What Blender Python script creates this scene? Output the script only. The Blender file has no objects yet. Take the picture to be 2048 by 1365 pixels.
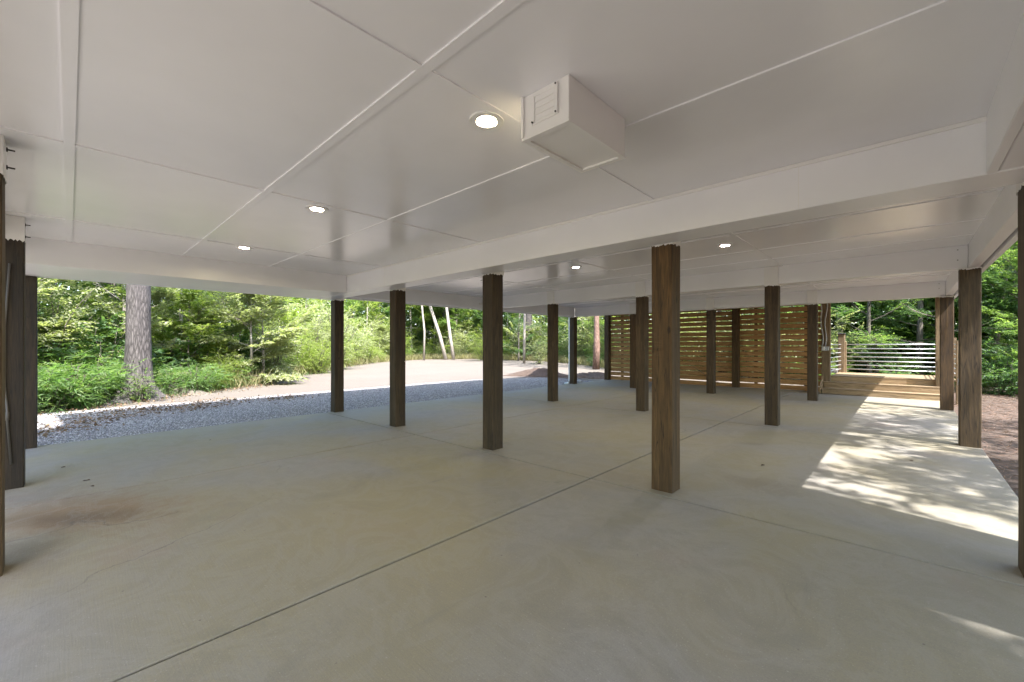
import bpy, math, random
import numpy as np
from mathutils import Vector

R = math.radians
rnd = random.Random(7)
rng = np.random.default_rng(7)
scene = bpy.context.scene
col = scene.collection

# ------------------------------------------------------------------ camera
cam_data = bpy.data.cameras.new("camera")
cam_data.sensor_width = 36.0
cam_data.lens = 36.0 * 834.8236 / 2048.0
cam_data.shift_y = (689.83 - 682.5) / 2048.0
cam_data.clip_start = 0.05
cam_data.clip_end = 2000.0
cam = bpy.data.objects.new("camera", cam_data)
cam.location = (0, 0, 1.4)
cam.rotation_euler = (R(90), 0, R(43.3155))
col.objects.link(cam)
scene.camera = cam

# ------------------------------------------------------------------ light
# towards the sun: mostly +X (right of the house), slightly towards -Y
SUN_DIR = Vector((1.0, -0.25, 1.574)).normalized()
SUN_EL = math.asin(SUN_DIR.z)
SUN_AZ = math.atan2(SUN_DIR.x, SUN_DIR.y)          # from +Y, clockwise
world = bpy.data.worlds.new("World")
scene.world = world
world.use_nodes = True
wnt = world.node_tree
wnt.nodes.clear()
sky = wnt.nodes.new("ShaderNodeTexSky")
sky.sky_type = 'NISHITA'
sky.sun_disc = False
sky.sun_elevation = SUN_EL
sky.sun_rotation = SUN_AZ
sky.air_density = 1.0
sky.dust_density = 1.6
wbg = wnt.nodes.new("ShaderNodeBackground")
wbg.inputs["Strength"].default_value = 0.15
wout = wnt.nodes.new("ShaderNodeOutputWorld")
wnt.links.new(sky.outputs[0], wbg.inputs[0])
wnt.links.new(wbg.outputs[0], wout.inputs[0])

sun_data = bpy.data.lights.new("sun", 'SUN')
sun_data.energy = 3.2
sun_data.angle = R(0.53)
sun_data.color = (1.0, 0.985, 0.97)
sun = bpy.data.objects.new("sun", sun_data)
sun.rotation_euler = SUN_DIR.to_track_quat('Z', 'Y').to_euler()
sun.location = (20, -5, 30)
col.objects.link(sun)

scene.view_settings.view_transform = 'Standard'
scene.view_settings.look = 'None'
scene.view_settings.exposure = 2.5
scene.view_settings.gamma = 1.0
LAMP_STRENGTH = 92.0

scene.render.engine = 'CYCLES'
scene.cycles.use_denoising = True
scene.cycles.max_bounces = 8
scene.cycles.diffuse_bounces = 5
scene.cycles.transmission_bounces = 4
scene.cycles.sample_clamp_indirect = 6.0
scene.cycles.caustics_reflective = False
scene.cycles.caustics_refractive = False


# ------------------------------------------------------------------ helpers
def tag(o, label=None, cat=None, group=None, kind=None):
    if label: o["label"] = label
    if cat: o["category"] = cat
    if group: o["group"] = group
    if kind: o["kind"] = kind
    return o


def thing(name, label, cat, loc=(0, 0, 0), rz=0.0, group=None):
    o = bpy.data.objects.new(name, None)
    o.empty_display_size = 0.2
    o.location = loc
    o.rotation_euler = (0, 0, rz)
    col.objects.link(o)
    return tag(o, label, cat, group)


def base_of(o):
    v = Vector((0, 0, 0))
    while o is not None:
        v += Vector(o.location)
        o = o.parent
    return v


def copy_tree(o, parent=None):
    c = o.copy()
    col.objects.link(c)
    c.parent = parent
    for ch in list(o.children):
        copy_tree(ch, c)
    return c


class MB:
    """collects shapes into one mesh; world coordinates unless parent is rotated"""
    def __init__(self):
        self.v, self.f = [], []

    def add(self, verts, faces):
        n = len(self.v)
        self.v.extend([tuple(p) for p in verts])
        self.f.extend([tuple(i + n for i in f) for f in faces])
        return self

    def box(self, x0, x1, y0, y1, z0, z1):
        v = [(x0, y0, z0), (x1, y0, z0), (x1, y1, z0), (x0, y1, z0),
             (x0, y0, z1), (x1, y0, z1), (x1, y1, z1), (x0, y1, z1)]
        return self.add(v, [(3, 2, 1, 0), (4, 5, 6, 7), (0, 1, 5, 4),
                            (1, 2, 6, 5), (2, 3, 7, 6), (3, 0, 4, 7)])

    def bbox(self, x0, x1, y0, y1, z0, z1, b=0.004):
        """box with chamfered edges"""
        xs, ys, zs = (x0, x1), (y0, y1), (z0, z1)
        v, idx = [], {}
        for i in (0, 1):
            for j in (0, 1):
                for k in (0, 1):
                    sx, sy, sz = (1, -1)[i], (1, -1)[j], (1, -1)[k]
                    for a in range(3):
                        p = [xs[i] + b * sx, ys[j] + b * sy, zs[k] + b * sz]
                        p[a] = (xs[i], ys[j], zs[k])[a]
                        idx[(i, j, k, a)] = len(v)
                        v.append(p)
        f = []
        for s in (0, 1):
            q = [(s, 0, 0), (s, 1, 0), (s, 1, 1), (s, 0, 1)]
            f.append([idx[c + (0,)] for c in (q if s else q[::-1])])
            q = [(0, s, 0), (0, s, 1), (1, s, 1), (1, s, 0)]
            f.append([idx[c + (1,)] for c in (q if s else q[::-1])])
            q = [(0, 0, s), (1, 0, s), (1, 1, s), (0, 1, s)]
            f.append([idx[c + (2,)] for c in (q if s else q[::-1])])
        for i in (0, 1):
            for j in (0, 1):
                f.append([idx[(i, j, 0, 0)], idx[(i, j, 1, 0)], idx[(i, j, 1, 1)], idx[(i, j, 0, 1)]])
                f.append([idx[(i, 0, j, 0)], idx[(i, 1, j, 0)], idx[(i, 1, j, 2)], idx[(i, 0, j, 2)]])
                f.append([idx[(0, i, j, 1)], idx[(1, i, j, 1)], idx[(1, i, j, 2)], idx[(0, i, j, 2)]])
                for k in (0, 1):
                    f.append([idx[(i, j, k, 0)], idx[(i, j, k, 1)], idx[(i, j, k, 2)]])
        return self.add(v, f)

    def tube(self, pts, rad, n=8, cap=True, jit=0.0):
        pts = [Vector(p) for p in pts]
        rads = rad if isinstance(rad, (list, tuple)) else [rad] * len(pts)
        v, f = [], []
        for i, p in enumerate(pts):
            d = (pts[min(i + 1, len(pts) - 1)] - pts[max(i - 1, 0)]).normalized()
            a = Vector((0, 0, 1)) if abs(d.z) < 0.9 else Vector((1, 0, 0))
            u = d.cross(a).normalized()
            w = d.cross(u)
            for k in range(n):
                t = 2 * math.pi * k / n
                r = rads[i] * (1 + (rnd.uniform(-jit, jit) if jit else 0))
                v.append(p + (u * math.cos(t) + w * math.sin(t)) * r)
        for i in range(len(pts) - 1):
            for k in range(n):
                a, b = i * n + k, i * n + (k + 1) % n
                f.append((a, b, b + n, a + n))
        if cap:
            f.append(tuple(range(n))[::-1])
            f.append(tuple((len(pts) - 1) * n + k for k in range(n)))
        return self.add(v, f)

    def ring(self, c, r0, r1, z0, z1, n=32):
        """flat annulus solid, axis Z"""
        v, f = [], []
        for (r, z) in ((r0, z0), (r1, z0), (r1, z1), (r0, z1)):
            for k in range(n):
                t = 2 * math.pi * k / n
                v.append((c[0] + r * math.cos(t), c[1] + r * math.sin(t), c[2] + z))
        for a, b in ((0, 1), (1, 2), (2, 3), (3, 0)):
            for k in range(n):
                k2 = (k + 1) % n
                f.append((a * n + k, a * n + k2, b * n + k2, b * n + k))
        return self.add(v, f)

    def disc(self, c, r, n=32):
        v = [(c[0] + r * math.cos(2 * math.pi * k / n), c[1] + r * math.sin(2 * math.pi * k / n), c[2]) for k in range(n)]
        return self.add(v, [tuple(range(n))[::-1]])

    def build(self, name, mat, parent=None, smooth=False, fixn=True):
        off = base_of(parent) if parent is not None else Vector((0, 0, 0))
        me = bpy.data.meshes.new(name)
        me.from_pydata([(p[0] - off.x, p[1] - off.y, p[2] - off.z) for p in self.v], [], self.f)
        if fixn:
            import bmesh
            bm = bmesh.new(); bm.from_mesh(me)
            bmesh.ops.recalc_face_normals(bm, faces=bm.faces)
            bm.to_mesh(me); bm.free()
        if smooth:
            me.polygons.foreach_set("use_smooth", [True] * len(me.polygons))
        me.materials.append(mat)
        me.update()
        o = bpy.data.objects.new(name, me)
        col.objects.link(o)
        if parent is not None:
            o.parent = parent
        return o


def np_mesh(name, verts, quads, mat, parent=None, smooth=False):
    """verts (N,3), quads (M,4) numpy -> object"""
    me = bpy.data.meshes.new(name)
    me.vertices.add(len(verts))
    me.vertices.foreach_set("co", np.asarray(verts, np.float32).ravel())
    k = quads.shape[1]
    me.loops.add(quads.size)
    me.loops.foreach_set("vertex_index", quads.astype(np.int32).ravel())
    me.polygons.add(len(quads))
    me.polygons.foreach_set("loop_start", np.arange(0, quads.size, k, dtype=np.int32))
    me.polygons.foreach_set("loop_total", np.full(len(quads), k, dtype=np.int32))
    if smooth:
        me.polygons.foreach_set("use_smooth", np.ones(len(quads), dtype=bool))
    me.materials.append(mat)
    me.update(calc_edges=True)
    me.validate()
    o = bpy.data.objects.new(name, me)
    col.objects.link(o)
    if parent is not None:
        o.parent = parent
    return o


# ------------------------------------------------------------------ materials
class NT:
    def __init__(self, name):
        self.m = bpy.data.materials.new(name)
        self.m.use_nodes = True
        self.t = self.m.node_tree
        self.b = self.t.nodes["Principled BSDF"]
        self.out = self.t.nodes["Material Output"]
        self.tc = self.t.nodes.new("ShaderNodeTexCoord")

    def n(self, typ, **kw):
        nd = self.t.nodes.new(typ)
        for k, v in kw.items():
            if k in nd.inputs: nd.inputs[k].default_value = v
            else: setattr(nd, k, v)
        return nd

    def l(self, a, b):
        self.t.links.new(a, b)

    def coords(self, scale=(1, 1, 1), kind="Object", loc=(0, 0, 0)):
        mp = self.n("ShaderNodeMapping")
        mp.inputs["Scale"].default_value = scale
        mp.inputs["Location"].default_value = loc
        self.l(self.tc.outputs[kind], mp.inputs[0])
        return mp.outputs[0]

    def noise(self, vec, scale, detail=4.0, rough=0.55, dist=0.0):
        nd = self.n("ShaderNodeTexNoise")
        nd.inputs["Scale"].default_value = scale
        nd.inputs["Detail"].default_value = detail
        nd.inputs["Roughness"].default_value = rough
        nd.inputs["Distortion"].default_value = dist
        self.l(vec, nd.inputs["Vector"])
        return nd.outputs["Fac"]

    def ramp(self, fac, stops):
        nd = self.n("ShaderNodeValToRGB")
        e = nd.color_ramp.elements
        while len(e) < len(stops): e.new(0.5)
        for i, (p, c) in enumerate(stops):
            e[i].position = p
            e[i].color = (c[0], c[1], c[2], 1) if not isinstance(c, (int, float)) else (c, c, c, 1)
        self.l(fac, nd.inputs[0])
        return nd.outputs[0]

    def mix(self, fac, a, b, mode='MIX'):
        nd = self.n("ShaderNodeMix", data_type='RGBA', blend_type=mode)
        if isinstance(fac, (int, float)): nd.inputs[0].default_value = fac
        else: self.l(fac, nd.inputs[0])
        for s, x in ((6, a), (7, b)):
            if isinstance(x, tuple): nd.inputs[s].default_value = (x[0], x[1], x[2], 1)
            else: self.l(x, nd.inputs[s])
        return nd.outputs[2]

    def math(self, op, a, b=0.0, c=0.0):
        nd = self.n("ShaderNodeMath", operation=op)
        for i, x in enumerate((a, b, c)):
            if isinstance(x, (int, float)): nd.inputs[i].default_value = x
            else: self.l(x, nd.inputs[i])
        return nd.outputs[0]

    def bump(self, h, strength=0.2, dist=0.01):
        nd = self.n("ShaderNodeBump")
        nd.inputs["Strength"].default_value = strength
        nd.inputs["Distance"].default_value = dist
        self.l(h, nd.inputs["Height"])
        self.l(nd.outputs[0], self.b.inputs["Normal"])
        return nd

    def base(self, c):
        if isinstance(c, tuple): self.b.inputs["Base Color"].default_value = (c[0], c[1], c[2], 1)
        else: self.l(c, self.b.inputs["Base Color"])

    def rough(self, r):
        if isinstance(r, (int, float)): self.b.inputs["Roughness"].default_value = r
        else: self.l(r, self.b.inputs["Roughness"])


def paint_mat(name, c, rough=0.34, grain=(1, 1, 1), bump=0.25):
    t = NT(name)
    co = t.coords(grain)
    n1 = t.noise(co, 90, 4, 0.6)
    n2 = t.noise(t.coords(), 1.3, 4)
    t.base(t.mix(t.ramp(n2, [(0.3, 0.0), (0.75, 1.0)]), c, tuple(x * 0.93 for x in c)))
    t.b.inputs["Specular IOR Level"].default_value = 0.7
    t.rough(t.math('MULTIPLY_ADD', n1, 0.06, rough - 0.03))
    n3 = t.noise(co, 5, 2)
    t.bump(t.math('ADD', n1, t.math('MULTIPLY', n3, 0.6)), bump, 0.006)
    return t.m


def wood_mat(name, cols, axis='z', rough=0.75, grain=1.0, knots=True):
    """cols: dark, mid, light"""
    t = NT(name)
    oi = t.n("ShaderNodeObjectInfo")
    st = {'z': (1, 1, 0.07), 'x': (0.07, 1, 1), 'y': (1, 0.07, 1)}[axis]
    add = t.n("ShaderNodeVectorMath", operation='ADD')
    rv = t.math('MULTIPLY', oi.outputs["Random"], 37.0)
    cmb = t.n("ShaderNodeCombineXYZ")
    for i in range(3): t.l(rv, cmb.inputs[i])
    t.l(t.coords(st), add.inputs[0]); t.l(cmb.outputs[0], add.inputs[1])
    v = add.outputs[0]
    fine = t.noise(v, 70 * grain, 5, 0.65, 0.4)
    mid = t.noise(v, 14 * grain, 4, 0.6, 0.8)
    add2 = t.n("ShaderNodeVectorMath", operation='ADD')
    t.l(t.coords(tuple(s if s == 1 else 0.4 for s in st)), add2.inputs[0]); t.l(cmb.outputs[0], add2.inputs[1])
    big = t.noise(add2.outputs[0], 2.2, 3)
    c = t.ramp(mid, [(0.25, cols[0]), (0.52, cols[1]), (0.8, cols[2])])
    c = t.mix(t.ramp(fine, [(0.4, 0.55), (0.62, 0.0)]), c, tuple(x * 0.35 for x in cols[0]))
    c = t.mix(t.ramp(big, [(0.42, 0.0), (0.7, 0.55)]), c, tuple(x * 0.6 for x in cols[1]))
    add4 = t.n("ShaderNodeVectorMath", operation='ADD')
    t.l(t.coords(tuple(s if s == 1 else 0.035 for s in st)), add4.inputs[0]); t.l(cmb.outputs[0], add4.inputs[1])
    chk = t.noise(add4.outputs[0], 26 * grain, 2, 0.4, 0.2)
    c = t.mix(t.ramp(chk, [(0.485, 0.0), (0.5, 0.8), (0.515, 0.0)]), c, tuple(x * 0.22 for x in cols[0]))
    if knots:
        vo = t.n("ShaderNodeTexVoronoi"); vo.inputs["Scale"].default_value = 2.3
        add3 = t.n("ShaderNodeVectorMath", operation='ADD')
        kst = {'z': (1.4, 1.4, 0.7), 'x': (0.5, 1.4, 1.4), 'y': (1.4, 0.5, 1.4)}[axis]
        t.l(t.coords(kst), add3.inputs[0]); t.l(cmb.outputs[0], add3.inputs[1])
        t.l(add3.outputs[0], vo.inputs["Vector"])
        c = t.mix(t.ramp(vo.outputs["Distance"], [(0.035, 0.85), (0.075, 0.0)]), c, tuple(x * 0.3 for x in cols[0]))
    hv = t.n("ShaderNodeHueSaturation")
    t.l(c, hv.inputs["Color"])
    t.l(t.math('MULTIPLY_ADD', oi.outputs["Random"], 0.5, 0.75), hv.inputs["Value"])
    t.base(hv.outputs[0])
    t.rough(rough)
    t.bump(t.math('ADD', fine, mid), 0.55, 0.006)
    return t.m


def leaf_mat(name, c0, c1, c2, trans=0.45, rough=0.42):
    t = NT(name)
    geo = t.n("ShaderNodeNewGeometry")
    oi = t.n("ShaderNodeObjectInfo")
    r = t.math('FRACT', t.math('ADD', geo.outputs["Random Per Island"], oi.outputs["Random"]))
    nz = t.noise(t.coords(), 0.9, 2)
    f = t.math('ADD', t.math('MULTIPLY', r, 0.6), t.math('MULTIPLY', nz, 0.45))
    c = t.ramp(f, [(0.12, c0), (0.5, c1), (0.92, c2)])
    t.base(c)
    t.rough(rough)
    t.b.inputs["Specular IOR Level"].default_value = 0.5
    tr = t.n("ShaderNodeBsdfTranslucent")
    t.l(t.mix(1.0, c, (1.15, 1.3, 0.55), 'MULTIPLY'), tr.inputs[0])
    mx = t.n("ShaderNodeMixShader")
    mx.inputs[0].default_value = trans
    t.l(t.b.outputs[0], mx.inputs[1]); t.l(tr.outputs[0], mx.inputs[2])
    t.l(mx.outputs[0], t.out.inputs[0])
    return t.m


def bark_mat(name, dark, light, scale=1.0):
    t = NT(name)
    co = t.coords((1, 1, 0.16))
    vo = t.n("ShaderNodeTexVoronoi", feature='DISTANCE_TO_EDGE')
    vo.inputs["Scale"].default_value = 22 * scale
    ad = t.n("ShaderNodeVectorMath", operation='ADD')
    nn = t.n("ShaderNodeTexNoise"); nn.inputs["Scale"].default_value = 6
    t.l(co, nn.inputs["Vector"])
    sc = t.n("ShaderNodeVectorMath", operation='SCALE'); sc.inputs[3].default_value = 0.12
    t.l(nn.outputs["Color"], sc.inputs[0])
    t.l(co, ad.inputs[0]); t.l(sc.outputs[0], ad.inputs[1])
    t.l(ad.outputs[0], vo.inputs["Vector"])
    n1 = t.noise(co, 40 * scale, 4)
    c = t.ramp(vo.outputs["Distance"], [(0.0, dark), (0.18, tuple((a + b) / 2 for a, b in zip(dark, light))), (0.45, light)])
    c = t.mix(t.ramp(n1, [(0.35, 0.6), (0.65, 0.0)]), c, dark)
    big = t.noise(t.coords(), 1.1, 3)
    c = t.mix(t.ramp(big, [(0.45, 0.0), (0.75, 0.6)]), c, tuple(x * 0.75 + 0.01 for x in light))
    t.base(c)
    t.rough(0.9)
    t.bump(t.math('ADD', vo.outputs["Distance"], t.math('MULTIPLY', n1, 0.4)), 0.9, 0.03)
    return t.m


def plain(name, c, rough=0.5, metal=0.0, bump=0.0):
    t = NT(name)
    n = t.noise(t.coords(), 14, 4)
    t.base(t.mix(t.ramp(n, [(0.35, 0.0), (0.7, 1.0)]), c, tuple(x * 0.85 for x in c)))
    t.rough(rough)
    t.b.inputs["Metallic"].default_value = metal
    if bump: t.bump(t.noise(t.coords(), 60, 3), bump, 0.004)
    return t.m


def emit(name, c, s):
    t = NT(name)
    e = t.n("ShaderNodeEmission")
    e.inputs[0].default_value = (c[0], c[1], c[2], 1)
    e.inputs[1].default_value = s
    t.l(e.outputs[0], t.out.inputs[0])
    return t.m


M = {}
M["ceiling"] = paint_mat("ceiling_paint", (0.89, 0.885, 0.93), 0.21, (1, 1, 1), 0.028)
M["beam"] = paint_mat("beam_paint", (0.875, 0.87, 0.905), 0.34, (0.5, 0.5, 1), 0.04)
M["trim"] = paint_mat("trim_paint", (0.84, 0.825, 0.82), 0.40, (1, 1, 1), 0.10)
M["joint"] = plain("joint_shadow_gap", (0.33, 0.29, 0.24), 0.8)
M["siding"] = plain("siding", (0.62, 0.62, 0.60), 0.6)
M["shingle"] = plain("shingle", (0.10, 0.10, 0.10), 0.9)
M["post"] = wood_mat("treated_post_wood", ((0.0291, 0.0178, 0.0084), (0.0786, 0.048, 0.0213), (0.1456, 0.0933, 0.0438)))
M["post_dark"] = wood_mat("dark_unlit_post_wood", ((0.0149, 0.0096, 0.0048), (0.0379, 0.0229, 0.0108), (0.071, 0.0446, 0.0215)))  # darker copy of the post wood, with the unlit look put into the colour
M["post_red"] = wood_mat("weathered_brown_post_wood", ((0.0487, 0.0252, 0.0093), (0.1119, 0.0596, 0.0201), (0.1785, 0.1032, 0.0395)))
M["post_fresh"] = wood_mat("pale_post_wood", ((0.16, 0.105, 0.055), (0.27, 0.185, 0.10), (0.38, 0.27, 0.155)))
M["slat"] = wood_mat("slat_wood", ((0.27, 0.138, 0.048), (0.47, 0.250, 0.094), (0.58, 0.345, 0.15)), 'x', 0.7)
M["deck"] = wood_mat("deck_wood", ((0.27, 0.185, 0.10), (0.40, 0.28, 0.16), (0.50, 0.37, 0.23)), 'x', 0.7)
M["rail"] = plain("rail_aluminium", (0.55, 0.56, 0.57), 0.35, 0.55)
M["metal"] = plain("galvanised_metal", (0.40, 0.40, 0.40), 0.5, 0.7)
M["grey_pvc"] = plain("grey_conduit_plastic", (0.42, 0.42, 0.43), 0.5)
M["dark_pvc"] = plain("dark_conduit", (0.10, 0.09, 0.08), 0.5)
M["white_pvc"] = plain("white_pipe_plastic", (0.78, 0.78, 0.78), 0.4)
M["bolt"] = plain("rusty_bolt", (0.05, 0.045, 0.04), 0.6, 0.5)
M["cap_dark"] = plain("dark_cap", (0.045, 0.04, 0.05), 0.5)
M["rock"] = plain("rock", (0.30, 0.28, 0.27), 0.9, 0, 0.6)
M["dry_leaf"] = plain("dry_leaf", (0.075, 0.04, 0.022), 0.8)
M["litter"] = leaf_mat("leaf_litter_mat", (0.07, 0.04, 0.02), (0.15, 0.09, 0.05), (0.26, 0.18, 0.11), 0.1, 0.8)
M["needle"] = leaf_mat("pine_needle_mat", (0.07, 0.038, 0.024), (0.16, 0.090, 0.058), (0.27, 0.17, 0.115), 0.1, 0.7)
M["lens"] = emit("lamp_lens", (1.0, 0.82, 0.47), LAMP_STRENGTH)
M["lens_cool"] = emit("cooler_lamp_lens", (1.0, 0.92, 0.78), LAMP_STRENGTH * 1.5)
M["leaf_mid"] = leaf_mat("leaf_mid_green", (0.077, 0.136, 0.047), (0.168, 0.254, 0.08), (0.327, 0.391, 0.159), 0.58)
M["leaf_bright"] = leaf_mat("leaf_bright_green", (0.13, 0.184, 0.045), (0.257, 0.317, 0.085), (0.43, 0.457, 0.179), 0.58)
M["leaf_dark"] = leaf_mat("leaf_dark_green", (0.047, 0.094, 0.046), (0.103, 0.179, 0.078), (0.198, 0.28, 0.138), 0.58)
M["leaf_pale"] = leaf_mat("leaf_pale_green", (0.189, 0.221, 0.111), (0.343, 0.361, 0.219), (0.532, 0.516, 0.399), 0.58)
M["cane"] = leaf_mat("cane_leaf", (0.068, 0.14, 0.055), (0.137, 0.229, 0.085), (0.275, 0.339, 0.159), 0.58)
M["grass"] = leaf_mat("dry_grass", (0.13, 0.14, 0.055), (0.24, 0.22, 0.10), (0.36, 0.31, 0.17), 0.35, 0.6)
M["bark_grey"] = bark_mat("grey_furrowed_bark", (0.032, 0.027, 0.025), (0.185, 0.160, 0.153))
M["bark_pale"] = bark_mat("pale_bark", (0.26, 0.22, 0.18), (0.58, 0.52, 0.45), 0.7)
M["bark_red"] = bark_mat("reddish_pine_bark", (0.12, 0.065, 0.045), (0.40, 0.26, 0.20), 0.8)
M["bark_thin"] = bark_mat("thin_stem_bark", (0.09, 0.075, 0.06), (0.30, 0.26, 0.21), 1.5)


def concrete_mat():
    t = NT("broom_finished_concrete")
    co = t.coords()
    fine = t.noise(co, 160, 3, 0.7)
    mid = t.noise(co, 7, 5, 0.6)
    big = t.noise(co, 0.55, 4, 0.55, 0.6)
    broom = t.noise(t.coords((0.5, 14, 1)), 9, 3, 0.6)
    c = t.ramp(mid, [(0.25, (0.200, 0.183, 0.161)), (0.75, (0.248, 0.227, 0.203))])
    c = t.mix(t.ramp(big, [(0.38, 0.0), (0.60, 0.75)]), c, (0.248, 0.208, 0.118))  # broad yellow patches: warm lamp light put into the concrete colour
    c = t.mix(t.ramp(fine, [(0.36, 0.30), (0.55, 0.0)]), c, (0.118, 0.110, 0.100))
    c = t.mix(t.ramp(broom, [(0.3, 0.25), (0.62, 0.0)]), c, (0.168, 0.154, 0.144))
    # pinkish rust bloom patches
    pk = t.noise(t.coords(loc=(3.3, 8.1, 0)), 0.8, 5, 0.6)
    c = t.mix(t.ramp(pk, [(0.58, 0.0), (0.74, 0.40)]), c, (0.251, 0.178, 0.151))

    def stain_or_glow(cx, cy, rx, ry, ang, colour, amount, edge=0.5):
        nonlocal c
        mp = t.n("ShaderNodeMapping", vector_type='TEXTURE')
        mp.inputs["Location"].default_value = (cx, cy, 0)
        mp.inputs["Rotation"].default_value = (0, 0, ang)
        mp.inputs["Scale"].default_value = (rx, ry, 1000)
        t.l(t.tc.outputs["Object"], mp.inputs[0])
        ln = t.n("ShaderNodeVectorMath", operation='LENGTH')
        t.l(mp.outputs[0], ln.inputs[0])
        d = t.math('ADD', ln.outputs["Value"], t.math('MULTIPLY_ADD', t.noise(co, 3.2, 6, 0.7, 0.6), 1.4, -0.7))
        c = t.mix(t.ramp(d, [(edge * 0.5, amount), (1.0, 0.0)]), c, colour)
    stain_or_glow(-5.05, 0.08, 0.92, 0.50, R(40), (0.186, 0.099, 0.046), 0.70)
    stain_or_glow(-5.25, 0.0, 1.5, 0.75, R(40), (0.20, 0.135, 0.075), 0.45)
    stain_or_glow(-4.95, 0.05, 0.75, 0.20, R(48), (0.093, 0.057, 0.033), 0.60)
    stain_or_glow(-4.3, -0.4, 0.5, 0.5, 0, (0.104, 0.072, 0.049), 0.5)
    stain_or_glow(-1.05, 4.75, 0.42, 0.30, R(10), (0.118, 0.082, 0.058), 0.30)
    stain_or_glow(-1.6, 6.6, 0.22, 0.12, R(30), (0.093, 0.076, 0.063), 0.25)
    stain_or_glow(-2.2, 4.1, 0.9, 0.5, R(20), (0.243, 0.197, 0.126), 0.5)  # yellow patches from here on: lamp glow put into the floor colour
    stain_or_glow(-3.9, 3.0, 1.1, 0.6, R(20), (0.259, 0.217, 0.118), 0.6)
    stain_or_glow(-3.0, 1.9, 1.3, 0.9, R(-20), (0.251, 0.212, 0.126), 0.5)
    # trowel sweeps and faint tyre scuffs
    wv = t.n("ShaderNodeTexWave", wave_type='RINGS', bands_direction='Z')
    wv.inputs["Scale"].default_value = 0.9; wv.inputs["Distortion"].default_value = 6.0
    wv.inputs["Detail"].default_value = 4.0; wv.inputs["Detail Scale"].default_value = 1.6
    t.l(t.coords((1, 1, 1), loc=(5.2, 3.0, 0)), wv.inputs["Vector"])
    c = t.mix(t.ramp(wv.outputs["Fac"], [(0.80, 0.0), (0.98, 0.04)]), c, (0.135, 0.121, 0.110))
    scf = t.noise(t.coords((1.0, 0.10, 1)), 6.0, 5, 0.7, 0.5)
    c = t.mix(t.ramp(scf, [(0.60, 0.0), (0.74, 0.35)]), c, (0.149, 0.134, 0.118))
    # hairline cracks
    ck = t.n("ShaderNodeTexVoronoi", feature='DISTANCE_TO_EDGE'); ck.inputs["Scale"].default_value = 0.33
    nn = t.n("ShaderNodeTexNoise"); nn.inputs["Scale"].default_value = 2.2; nn.inputs["Detail"].default_value = 6
    t.l(co, nn.inputs["Vector"])
    sv = t.n("ShaderNodeVectorMath", operation='SCALE'); sv.inputs[3].default_value = 0.55
    t.l(nn.outputs["Color"], sv.inputs[0])
    av = t.n("ShaderNodeVectorMath", operation='ADD'); t.l(co, av.inputs[0]); t.l(sv.outputs[0], av.inputs[1])
    t.l(av.outputs[0], ck.inputs["Vector"])
    gate = t.ramp(t.noise(t.coords(loc=(1, 7, 0)), 0.5, 2), [(0.52, 0.0), (0.60, 0.55)])
    c = t.mix(t.math('MULTIPLY', t.ramp(ck.outputs["Distance"], [(0.0012, 1.0), (0.003, 0.0)]), gate), c, (0.063, 0.053, 0.046))
    # cloudy wash marks and drying rims
    cl = t.noise(t.coords(loc=(11.0, 2.0, 0)), 1.7, 8, 0.68, 1.2)
    c = t.mix(t.ramp(cl, [(0.44, 0.0), (0.50, 0.22), (0.56, 0.0)]), c, (0.275, 0.259, 0.232))
    c = t.mix(t.ramp(cl, [(0.56, 0.0), (0.72, 0.30)]), c, (0.148, 0.137, 0.113))
    grit = t.noise(co, 95, 2, 0.5)
    c = t.mix(t.ramp(grit, [(0.66, 0.0), (0.74, 0.45)]), c, (0.367, 0.350, 0.324))
    # scattered specks
    vo = t.n("ShaderNodeTexVoronoi"); vo.inputs["Scale"].default_value = 5.5
    t.l(co, vo.inputs["Vector"])
    c = t.mix(t.ramp(vo.outputs["Distance"], [(0.022, 0.7), (0.04, 0.0)]), c, (0.079, 0.065, 0.052))
    t.base(c)
    t.rough(t.math('MULTIPLY_ADD', mid, 0.2, 0.62))
    t.bump(t.math('ADD', t.math('MULTIPLY', fine, 0.8), broom), 0.35, 0.004)
    return t.m


def gravel_mat():
    t = NT("crushed_gravel")
    co = t.coords()
    vo = t.n("ShaderNodeTexVoronoi"); vo.inputs["Scale"].default_value = 38
    t.l(co, vo.inputs["Vector"])
    sep = t.n("ShaderNodeSeparateColor"); t.l(vo.outputs["Color"], sep.inputs[0])
    c = t.ramp(sep.outputs[0], [(0.0, (0.21, 0.195, 0.20)), (0.5, (0.39, 0.365, 0.365)), (1.0, (0.58, 0.55, 0.54))])
    c = t.mix(t.ramp(vo.outputs["Distance"], [(0.30, 0.0), (0.62, 0.9)]), c, (0.09, 0.08, 0.08))
    big = t.noise(co, 0.5, 4)
    c = t.mix(t.ramp(big, [(0.5, 0.0), (0.8, 0.5)]), c, (0.25, 0.20, 0.15))
    t.base(c); t.rough(0.85)
    t.bump(t.math('SUBTRACT', 1.0, vo.outputs["Distance"]), 0.9, 0.03)
    return t.m


def dirt_mat(name, a, b, pebb=0.35):
    t = NT(name)
    co = t.coords()
    big = t.noise(co, 0.45, 6, 0.65)
    mid = t.noise(co, 6, 6, 0.65)
    fine = t.noise(co, 55, 4, 0.7)
    c = t.ramp(t.math('ADD', t.math('MULTIPLY', big, 0.55), t.math('MULTIPLY', mid, 0.45)), [(0.3, a), (0.7, b)])
    c = t.mix(t.ramp(fine, [(0.35, pebb), (0.6, 0.0)]), c, tuple(x * 0.55 for x in a))
    t.base(c); t.rough(0.95)
    t.bump(t.math('ADD', fine, mid), 0.6, 0.02)
    return t.m


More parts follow.
